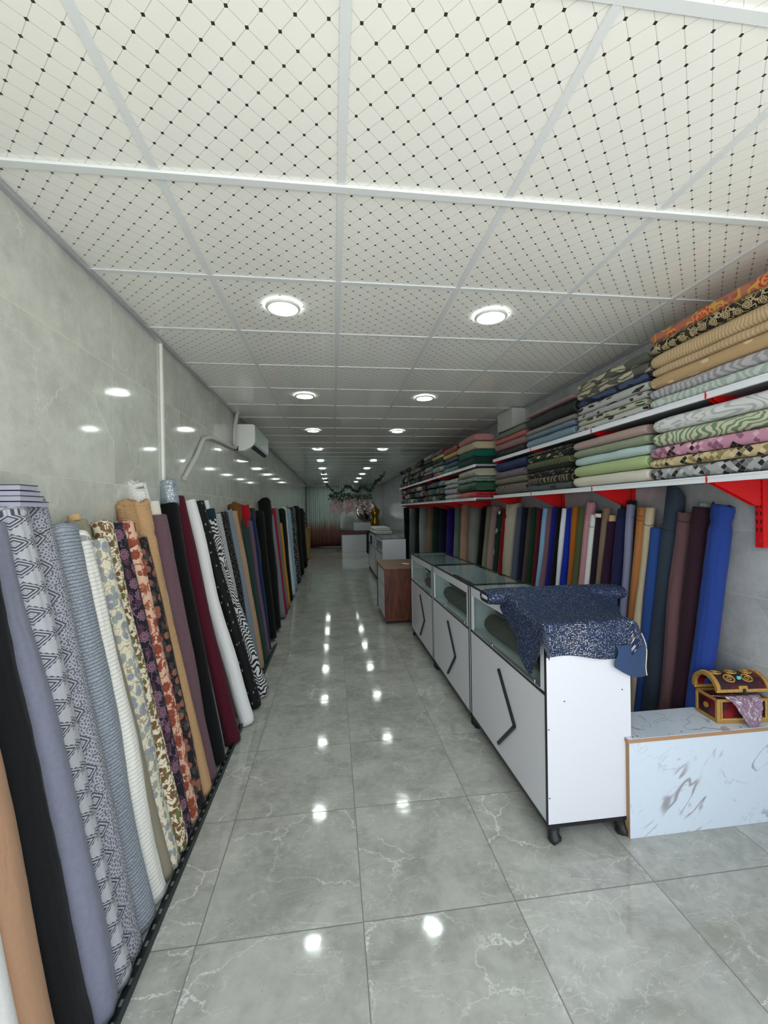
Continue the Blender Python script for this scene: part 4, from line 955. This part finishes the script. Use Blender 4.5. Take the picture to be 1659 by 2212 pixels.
def chest():
    q = Matrix.Rotation(-.10, 3, 'Z').to_quaternion()
    r = empty('treasure_chest', (1.866, 1.812, .4682), 'red and gold ornamented treasure chest, lid ajar, on the low marble platform', 'chest', None, q)
    W, D, H = .262, .14, .118
    red = G('dark_red_painted_panel', .35); P_ = red.obj(); red.col(red.mix(red.sm(red.noise(P_, 9, 3)[0], .4, .6), lin('#7c0d14'), lin('#2c0f1c')))
    body = MB(); body.box(.006, W-.006, .006, D-.006, .004, H-.012); body.build('body', red.mat, r, bevel=.002)
    fr = MB(); b = .018
    fr.box(0, W, 0, D, 0, .016)
    for x in (0, W-b): fr.box(x, x+b, -.001, .010, .014, H-.012).box(x, x+b, D-.01, D, .014, H-.012)
    fr.box(0, W, -.001, .010, H-.014, H).box(0, W, D-.010, D, H-.014, H).box(0, .010, 0, D, H-.014, H).box(W-.010, W, 0, D, H-.014, H)
    fr.box(-.001, .008, 0, b*.8, .014, H-.012).box(-.001, .008, D-b*.8, D, .014, H-.012)
    fr.box(0, W, -.0015, .008, .014, .024)
    fr.build('gold_frame', M['gold'], r, bevel=.0025)
    bd = MB()
    def bead(x, y, z, s=.0032): bd.tube([(x, y, z-s), (x, y, z), (x, y, z+s)], [s*.5, s, s*.5], 7)
    for k in range(34): bead(b+k*(W-2*b)/33, -.003, .02); 
    for k in range(14): bead(b+.002, -.003, .026+k*.006); bead(W-b-.002, -.003, .026+k*.006)
    for k in range(9): bead(.001, -.002, .018+k*.0065, .003)
    bd.build('bead_trim', M['goldbead'], r, True)
    MB().tube([(-.003, D*.5, .062), (.002, D*.5, .062)], .014, 20).build('side_medallion', M['gold'], r, True)
    lid = empty('lid', (0, D, H+.002), None, None); lid.parent = r; lid.rotation_euler = (-.22, 0, 0)
    n = 16; R = D/2+.006
    def arc(a, rad=1.): return (-(D/2)-math.cos(a)*R*rad*1.02, .012+math.sin(a)*.074*rad)
    def shell(x0, x1, ro, ri, mat, nm, parent):
        v = []; f = []
        for x in (x0, x1):
            for k in range(n+1):
                y, z = arc(PI*k/n, ro); v.append((x, y, z))
            for k in range(n+1):
                y, z = arc(PI*k/n, ri); v.append((x, y, z))
        m2 = n+1; o2 = 2*m2
        for k in range(n):
            f += [(k, k+1, o2+k+1, o2+k), (m2+k+1, m2+k, o2+m2+k, o2+m2+k+1), (k+1, k, m2+k, m2+k+1), (o2+k, o2+k+1, o2+m2+k+1, o2+m2+k)]
        f += [(0, o2, o2+m2, m2), (n, m2+n, o2+m2+n, o2+n)]
        o = new_mesh(nm, v, f, mat, parent, False); return o
    shell(.012, W-.012, 1., .9, red.mat, 'lid_shell', lid)
    shell(-.004, .014, 1.08, .86, M['gold'], 'gold_rib', lid); shell(W-.014, W+.004, 1.08, .86, M['gold'], 'gold_rib', lid)
    MB().box(-.004, W+.004, -D-.010, -D+.004, 0, .016).box(-.004, W+.004, -.008, .004, 0, .016).build('lid_rim', M['gold'], lid, bevel=.003)
    bd = MB()
    for k in range(2, 26):
        y, z = arc(PI*k/30, 1.10); bead(.012, y, z); bead(W-.012, y, z)
    for k in range(38): bead(.01+k*(W-.02)/37, -D-.011, .012)
    bd.build('bead_trim', M['goldbead'], lid, True)
    def med(x, a, rad, mat_, nm, hh=.004):
        y, z = arc(a, 1.02); nrm = Vector((0, -math.cos(a)*.9, math.sin(a))).normalized()
        c = Vector((x, y, z)); u = Vector((1, 0, 0)); w_ = nrm.cross(u); pts = [c+u*math.cos(t)*rad+w_*math.sin(t)*rad*.85 for t in [2*PI*k/24 for k in range(25)]]
        MB().tube(pts, hh, 6).build(nm, mat_, lid, True)
    for (x, a) in ((.085, .75), (.175, .75), (.13, 1.35), (.05, 1.35), (.21, 1.35)):
        med(x, a, .024, M['gold'], 'medallion_ring')
        med(x, a, .010, M['gold'], 'medallion_ring', .003)
    y, z = arc(.72, 1.08); MB().box(.122, .138, y-.006, y+.004, z-.007, z+.009).build('turquoise_gem', M['turq'], lid, bevel=.002)
    MB().box(.108, .152, -D-.014, -D-.004, .012, .032).build('hasp_surround', M['gold'], lid, bevel=.004)
    MB().box(.124, .136, -D-.018, -D-.012, -.012, .018).build('hasp', M['black_iron'], lid)
    return r
chest()
pk = G('silver_pink_tinsel_cloth', .35, spec=.6); uvn = pk.uv(); v1 = pk.noise(uvn, 34, 4, .65, 1.5)[0]; v2 = pk.vor(uvn, 120, 'F1')[0]
fl_ = pk.sm(v1, .5, .62); pk.put(pk.p.inputs['Metallic'], pk.m('MULTIPLY', fl_, .8)); pk.col(pk.mix(fl_, lin('#9a7890'), lin('#ece6ee'))); pk.bump(pk.m('ADD', v1, pk.m('MULTIPLY', v2, .6)), .9, .008)
tc = empty('tinsel_cloth', (1.90, 1.806, .469), 'silvery pink tinsel cloth spilling out of the treasure chest', 'cloth')
def tpos(s, t):
    # from inside the lid gap (t=0) down over the front (t=1) ending in a point
    wdt = .215*(1-t)**.75+.03; x = -.040+.115*t*.9+s*wdt+(.02*t); yb_ = [(.0, .055), (.3, .004), (.45, -.022), (1., -.050)]
    zb_ = [(.0, .118), (.3, .131), (.45, .116), (.92, .012), (1., .0035)]
    cr = .010*nz3(s*6, t*6, 3)+.006*nz3(s*15, t*15, 9)
    return (x+.006*nz3(s*5, t*9, 1), interp(yb_, t)-abs(cr)*1.1-.004, interp(zb_, t)+(.6*abs(cr) if t < .9 else 0))
sheet('tinsel_sheet', pk.mat, 40, 40, tpos, lambda s, t: (s*.25, t*.2), .002, tc)

# ------------------------------------------------------------------ brown desk
dk = empty('desk', (.675, 5.52, 0), 'reddish brown wooden desk with white drawers beyond the near counters', 'desk')
WX, DY = .62, .95
MB().box(-.012, WX, -.01, DY+.01, .735, .757).build('desk_top', M['walnut_top'], dk, bevel=.004)
MB().box(.0, WX-.02, .0, .02, .035, .734).build('end_panel', M['walnut'], dk); MB().box(.0, WX-.02, DY-.02, DY, .035, .734).build('end_panel', M['walnut'], dk)
MB().box(.006, .018, .021, DY-.021, .06, .734).build('carcass_front', M['black_edge'], dk)
for k in range(3): MB().box(-.001, .0055, .05, DY-.16, .075+.22*k, .075+.22*k+.205).build('drawer', M['white_lam'], dk, bevel=.002)
for (x, y) in ((.04, .03), (.5, .03), (.04, DY-.04), (.5, DY-.04)):
    MB().tube([(x-.008, y, .018), (x+.008, y, .018)], .0165, 16).box(x-.011, x+.011, y-.006, y+.006, .02, .0345).build('castor', M['black_iron'], dk, True)
o = MB(); o.tube([(0, 0, .004), (.05, .03, .004), (.09, .09, .004)], .0035, 8); o.tube([(.02, .06, .004), (.05, .03, .004), (.12, .0, .004)], .0035, 8)
o = o.build('scissors', M['plastic_dark']); o.location = (.95, 5.85, .7585); tag(o, 'dark scissors lying on the brown desk', 'scissors')
v, f, uvs = bolt_mesh(.12, .07, .012, 77, .6, 20, 8); o = new_mesh('crumpled_paper', v, f, M['paper'], None, True, uvs); o.location = (1.02, 5.78, .7585); o.rotation_euler = (0, 0, .5); tag(o, 'crumpled white paper on the brown desk', 'paper')

# ------------------------------------------------------------------ air conditioner, hoses, conduit
ac = empty('air_conditioner', (XL+.001, 4.82, 2.24), 'white wall air conditioner high on the left wall', 'air conditioner')
pf = [(0, .0), (.10, .0), (.175, .035), (.215, .075), (.225, .09), (.225, .285), (.215, .297), (.20, .30), (0, .30)]
MB().prism([(x, 0, z) for x, z in pf], (0, 1.0, 0)).build('casing', M['plastic_white'], ac, bevel=.004)
MB().box(.2255, .2285, .015, .985, .088, .287).build('front_cover', simple('greenish_white_gloss', '#d9e6e0', .12), ac, bevel=.001)
MB().prism([(.105, .05, -.0012), (.172, .05, .031), (.174, .05, .0285), (.107, .05, -.0037)], (0, .9, 0)).build('louvre', M['plastic_white'], ac)
MB().prism([(.176, .045, .0335), (.212, .045, .069), (.2135, .045, .0675), (.1775, .045, .032)], (0, .91, 0)).build('outlet_slot', M['plastic_dark'], ac)
MB().box(-.0, .045, -.003, .0, .0, .05).build('pipe_hole', M['plastic_dark'], ac)
def bez(pts, n=10):
    out = []; P4 = [Vector(p) for p in pts]
    for i in range(len(P4)-1):
        p0, p1, p2, p3 = P4[max(i-1, 0)], P4[i], P4[i+1], P4[min(i+2, len(P4)-1)]
        for k in range(n):
            t = k/n; out.append(.5*((2*p1)+(-p0+p2)*t+(2*p0-5*p1+4*p2-p3)*t*t+(-p0+3*p1-3*p2+p3)*t**3))
    return out+[P4[-1]]
X_ = XL+.022
o = MB().tube(bez([(X_, 4.79, 2.262), (X_, 4.55, 2.245), (X_, 4.2, 2.235), (X_, 3.85, 2.215), (X_, 3.66, 2.175), (X_, 3.58, 2.13), (X_, 3.42, 1.99), (X_, 3.16, 1.80)]), .017, 12).build('drain_hose', M['hose'], None, True)
tag(o, 'grey hose sagging from the air conditioner down the left wall', 'hose')
o = MB().tube(bez([(X_, 4.79, 2.27), (X_+.004, 4.72, 2.31), (X_+.01, 4.70, 2.42), (X_+.02, 4.74, 2.56), (X_+.03, 4.80, 2.664)]), .021, 12).build('pipe_bundle', M['hose'], None, True)
tag(o, 'grey wrapped pipe rising from the air conditioner to the ceiling', 'pipe')
o = MB().box(XL+.001, XL+.017, 2.81, 2.835, 1.72, ZC-.024, bev=.002).build('cable_conduit', M['conduit']); tag(o, 'white vertical cable conduit on the left wall', 'conduit')

# ------------------------------------------------------------------ far end of the shop
def curtain():
    g = G('ombre_curtain_fabric', .8, spec=.2); x, y, z = g.xyz(g.obj()); n = g.noise(g.vec(g.m('MULTIPLY', x, 14), 0., g.m('MULTIPLY', z, .6)), 1, 3)[0]
    t = g.m('ADD', z, g.m('MULTIPLY', n, .5)); c = g.mix(g.sm(t, .3, 1.1), lin('#7a4a48'), lin('#a87f72')); c = g.mix(g.sm(t, .95, 1.5), c, lin('#d0dcd6')); m_ = g.col(c)
    v = []; f = []; NX, NZ = 220, 14
    for j in range(NZ+1):
        for i in range(NX+1):
            s = i/NX; z = .05+2.5*j/NZ; a = .05*math.sin(s*2*PI*17)+.02*math.sin(s*2*PI*41+j*.3); v.append((-1.06+s*1.37, 17.25+a*(1-.3*j/NZ), z))
    for j in range(NZ):
        for i in range(NX): f.append((j*(NX+1)+i, j*(NX+1)+i+1, (j+1)*(NX+1)+i+1, (j+1)*(NX+1)+i))
    r = empty('curtain', (-.37, 17.25, 2.56), 'floor length curtain fading from pale to rose brown at the far end', 'curtain')
    o = new_mesh('curtain_cloth', v, f, m_, r, True); o.matrix_parent_inverse = Matrix.Translation((.37, -17.25, -2.56)); o.modifiers.new('s', 'SOLIDIFY').thickness = .004
    MB().tube([(-.7, 0, .01), (.7, 0, .01)], .015, 10).build('curtain_rod', M['alu'], r, True)
curtain()
st = empty('stage_platform', (.33, 15.3, 0), 'long white stage platform across the far end', 'platform')
MB().box(0, XR-.33-.002, 0, 2.3, .001, .64).build('stage_body', M['white_lam'], st); MB().box(-.01, XR-.33-.002, -.012, 2.3, .641, .68).build('stage_top', simple('dusty_red_carpet', '#5b3334', .9), st)
o = MB().box(.86, 1.75, 17.35, 17.40, .682, 1.02, bev=.004).build('white_board', M['white_lam']); tag(o, 'low white board standing at the back of the stage', 'board')
mr = empty('round_mirror', (1.42, 17.60, 1.52), 'round mirror with a wooden rim on the far wall', 'mirror')
MB().tube([(.42*math.cos(a), 0, .42*math.sin(a)) for a in [2*PI*k/40 for k in range(41)]], .028, 8).build('mirror_rim', M['walnut_top'], mr, True)
MB().tube([(0, -.01, 0), (0, .01, 0)], .40, 40).build('mirror_glass', simple('mirror_glass', '#c8d0cc', .05, 1), mr)
def manneq():
    r = empty('mannequin_torso', (1.42, 13.9, 0), 'shiny gold mannequin torso near the stage', 'mannequin')
    prof = [(0., .13, .09), (.08, .155, .11), (.16, .15, .105), (.27, .105, .085), (.36, .12, .095), (.46, .15, .11), (.54, .165, .095), (.60, .12, .07), (.625, .06, .055), (.68, .05, .05), (.70, .03, .03)]
    v = []; f = []; n = 28
    for z, a, b in prof:
        for k in range(n): v.append((a*math.cos(2*PI*k/n), b*math.sin(2*PI*k/n), .98+z))
    for j in range(len(prof)-1):
        for k in range(n): f.append((j*n+k, j*n+(k+1) % n, (j+1)*n+(k+1) % n, (j+1)*n+k))
    f += [tuple(reversed(range(n))), tuple((len(prof)-1)*n+k for k in range(n))]
    new_mesh('torso', v, f, simple('gold_foil', '#8a6a1e', .2, .9), r, True)
    MB().tube([(0, 0, .02), (0, 0, .98)], .015, 12).build('stand_pole', M['chrome'], r, True); MB().disc((0, 0, .001), .16, .02).build('stand_base', M['black_iron'], r)
manneq()
# white folded cloth + black cloth on the rear counter
o = None
for k, (x, y, z, L, D, T, rz, lb) in enumerate([(.93, 9.30, .990, 1.3, .42, .07, 0, 'white folded cloth lying on the rear counter, lower layer'), (.94, 9.40, 1.0625, 1.05, .38, .075, .03, 'white folded cloth lying on the rear counter, upper layer')]):
    flatbolt(x, y, z, L, D, T, P('#c9ccc8'), lb, 'white cloths on the rear counter', .9)
def bcp(s, t):
    L_ = [(0, (.24, 1.003)), (.22, (-.015, 1.003)), (.3, (-.03, .98)), (1, (-.035, .42))]
    for (a, pa), (b, pb) in zip(L_[:-1], L_[1:]):
        if t <= b: q = (t-a)/(b-a); x = pa[0]+(pb[0]-pa[0])*q; z = pa[1]+(pb[1]-pa[1])*q; break
    return (x+(.012*math.sin(s*18) if t > .3 else 0)-.006, s*.42-.21, z-.99)
bc = empty('draped_fabric', (.925, 10.72, .99), 'black cloth hanging down the aisle side of the rear counter', 'draped fabric')
sheet('black_cloth', P('#08090a'), 24, 30, bcp, lambda s, t: (s*.4, t*.8), .004, bc)
# yellow side cabinet and dark figurine behind the left row
yc_ = empty('side_cabinet', (-1.07, 13.0, 0), 'yellow wooden side cabinet past the end of the left row', 'cabinet')
MB().box(0, .30, 0, 1.1, .06, .98).build('cabinet_body', M['yellow_wood'], yc_, bevel=.004); MB().box(-.01, .33, -.02, 1.12, .981, 1.005).build('cabinet_top', M['walnut_top'], yc_, bevel=.003); MB().box(.02, .28, .02, 1.08, .001, .059).build('plinth', M['black_edge'], yc_)
sp = MB()
for k in range(24):
    a = k*.9; sp.tube([(.06*math.cos(a), .06*math.sin(a), .02*k), (.06*math.cos(a+.9), .06*math.sin(a+.9), .02*k+.02)], .018-.0004*k, 6)
sp.tube([(0, 0, 0), (0, 0, .5)], .03, 8); o = sp.build('figurine', M['plastic_dark'], None, True); o.location = (-.90, 13.2, 1.02); tag(o, 'slim dark twisted ornament on the yellow side cabinet', 'ornament')
# ivy garland
def leafcloud(name, pts, size, n, mats, parent, seed, spread):
    rs = random.Random(seed); m_ = MB()
    for k in range(n):
        p = Vector(pts[rs.randrange(len(pts))])+Vector((rs.gauss(0, spread), rs.gauss(0, spread), rs.gauss(0, spread)))
        s = size*rs.uniform(.6, 1.3); u = Vector((rs.gauss(0, 1), rs.gauss(0, 1), rs.gauss(0, 1))).normalized(); w_ = u.cross(Vector((rs.gauss(0, 1), rs.gauss(0, 1), rs.gauss(0, 1)))).normalized(); nn = u.cross(w_)*s*.15
        m_.add([p-u*s, p-w_*s*.45+nn, p+u*s, p+w_*s*.45+nn, p+nn*2.2], [(0, 1, 4), (1, 2, 4), (2, 3, 4), (3, 0, 4)], rs.randrange(len(mats)))
    return m_.build(name, mats, parent)
gr = [simple('dark_leaf', '#10301e', .5), simple('mid_leaf', '#1f4a2c', .5), simple('grey_leaf', '#2c4438', .5)]
GA = [(-.26, 12, 2.60), (-.14, 12, 2.28), (.05, 12, 2.08), (.24, 12, 2.06), (.42, 12, 2.24), (.56, 12, 2.16), (.72, 12, 2.10), (.86, 12, 2.24), (1.0, 12, 2.14), (1.14, 12, 2.12), (1.24, 12, 2.34), (1.36, 12, 2.42), (1.5, 12, 2.60)]
gd = empty('ivy_garland', (-.26, 12, 2.66), 'dark green leafy garland strung across the ceiling at the far end', 'garland')
gp = [p-Vector((-.26, 12, 2.66)) for p in bez([Vector(p) for p in GA], 8)]; gp[0].z = 0; gp[-1].z = 0
MB().tube(gp, .008, 6).build('vine', gr[0], gd, True); leafcloud('leaves', gp, .045, 380, gr, gd, 3, .024)
pinks = [('#ecc6cc', 'pink'), ('#f0f0ea', 'white')]
for k in range(16):
    x = -.05+k*.082; c, cn = pinks[0] if k not in (5, 9, 11, 13, 15) else pinks[1]; L_ = .42+.1*math.sin(k*2.3)
    r = empty('hanging_flowers', (x, 13.0, ZC-.005), '%s artificial wisteria strand, %s from the left of the far end row' % (cn, ['first', 'second', 'third', 'fourth', 'fifth', 'sixth', 'seventh', 'eighth', 'ninth', 'tenth', 'eleventh', 'twelfth', 'thirteenth', 'fourteenth', 'fifteenth', 'sixteenth'][k]), 'artificial flowers', 'wisteria strands hanging at the far end')
    MB().tube([(0, 0, 0), (0, 0, -.72-L_)], .003, 5).build('strand', gr[1], r)
    leafcloud('leaves', [(0, 0, -.62-.01*q) for q in range(18)], .045, 26, gr[1:], r, 100+k, .03)
    leafcloud('blossoms', [(0, 0, -.78-L_*q/14) for q in range(14)], .032, 110, [simple(cn+'_petal', c, .6)], r, 200+k, .022)
bpy.context.view_layer.update()
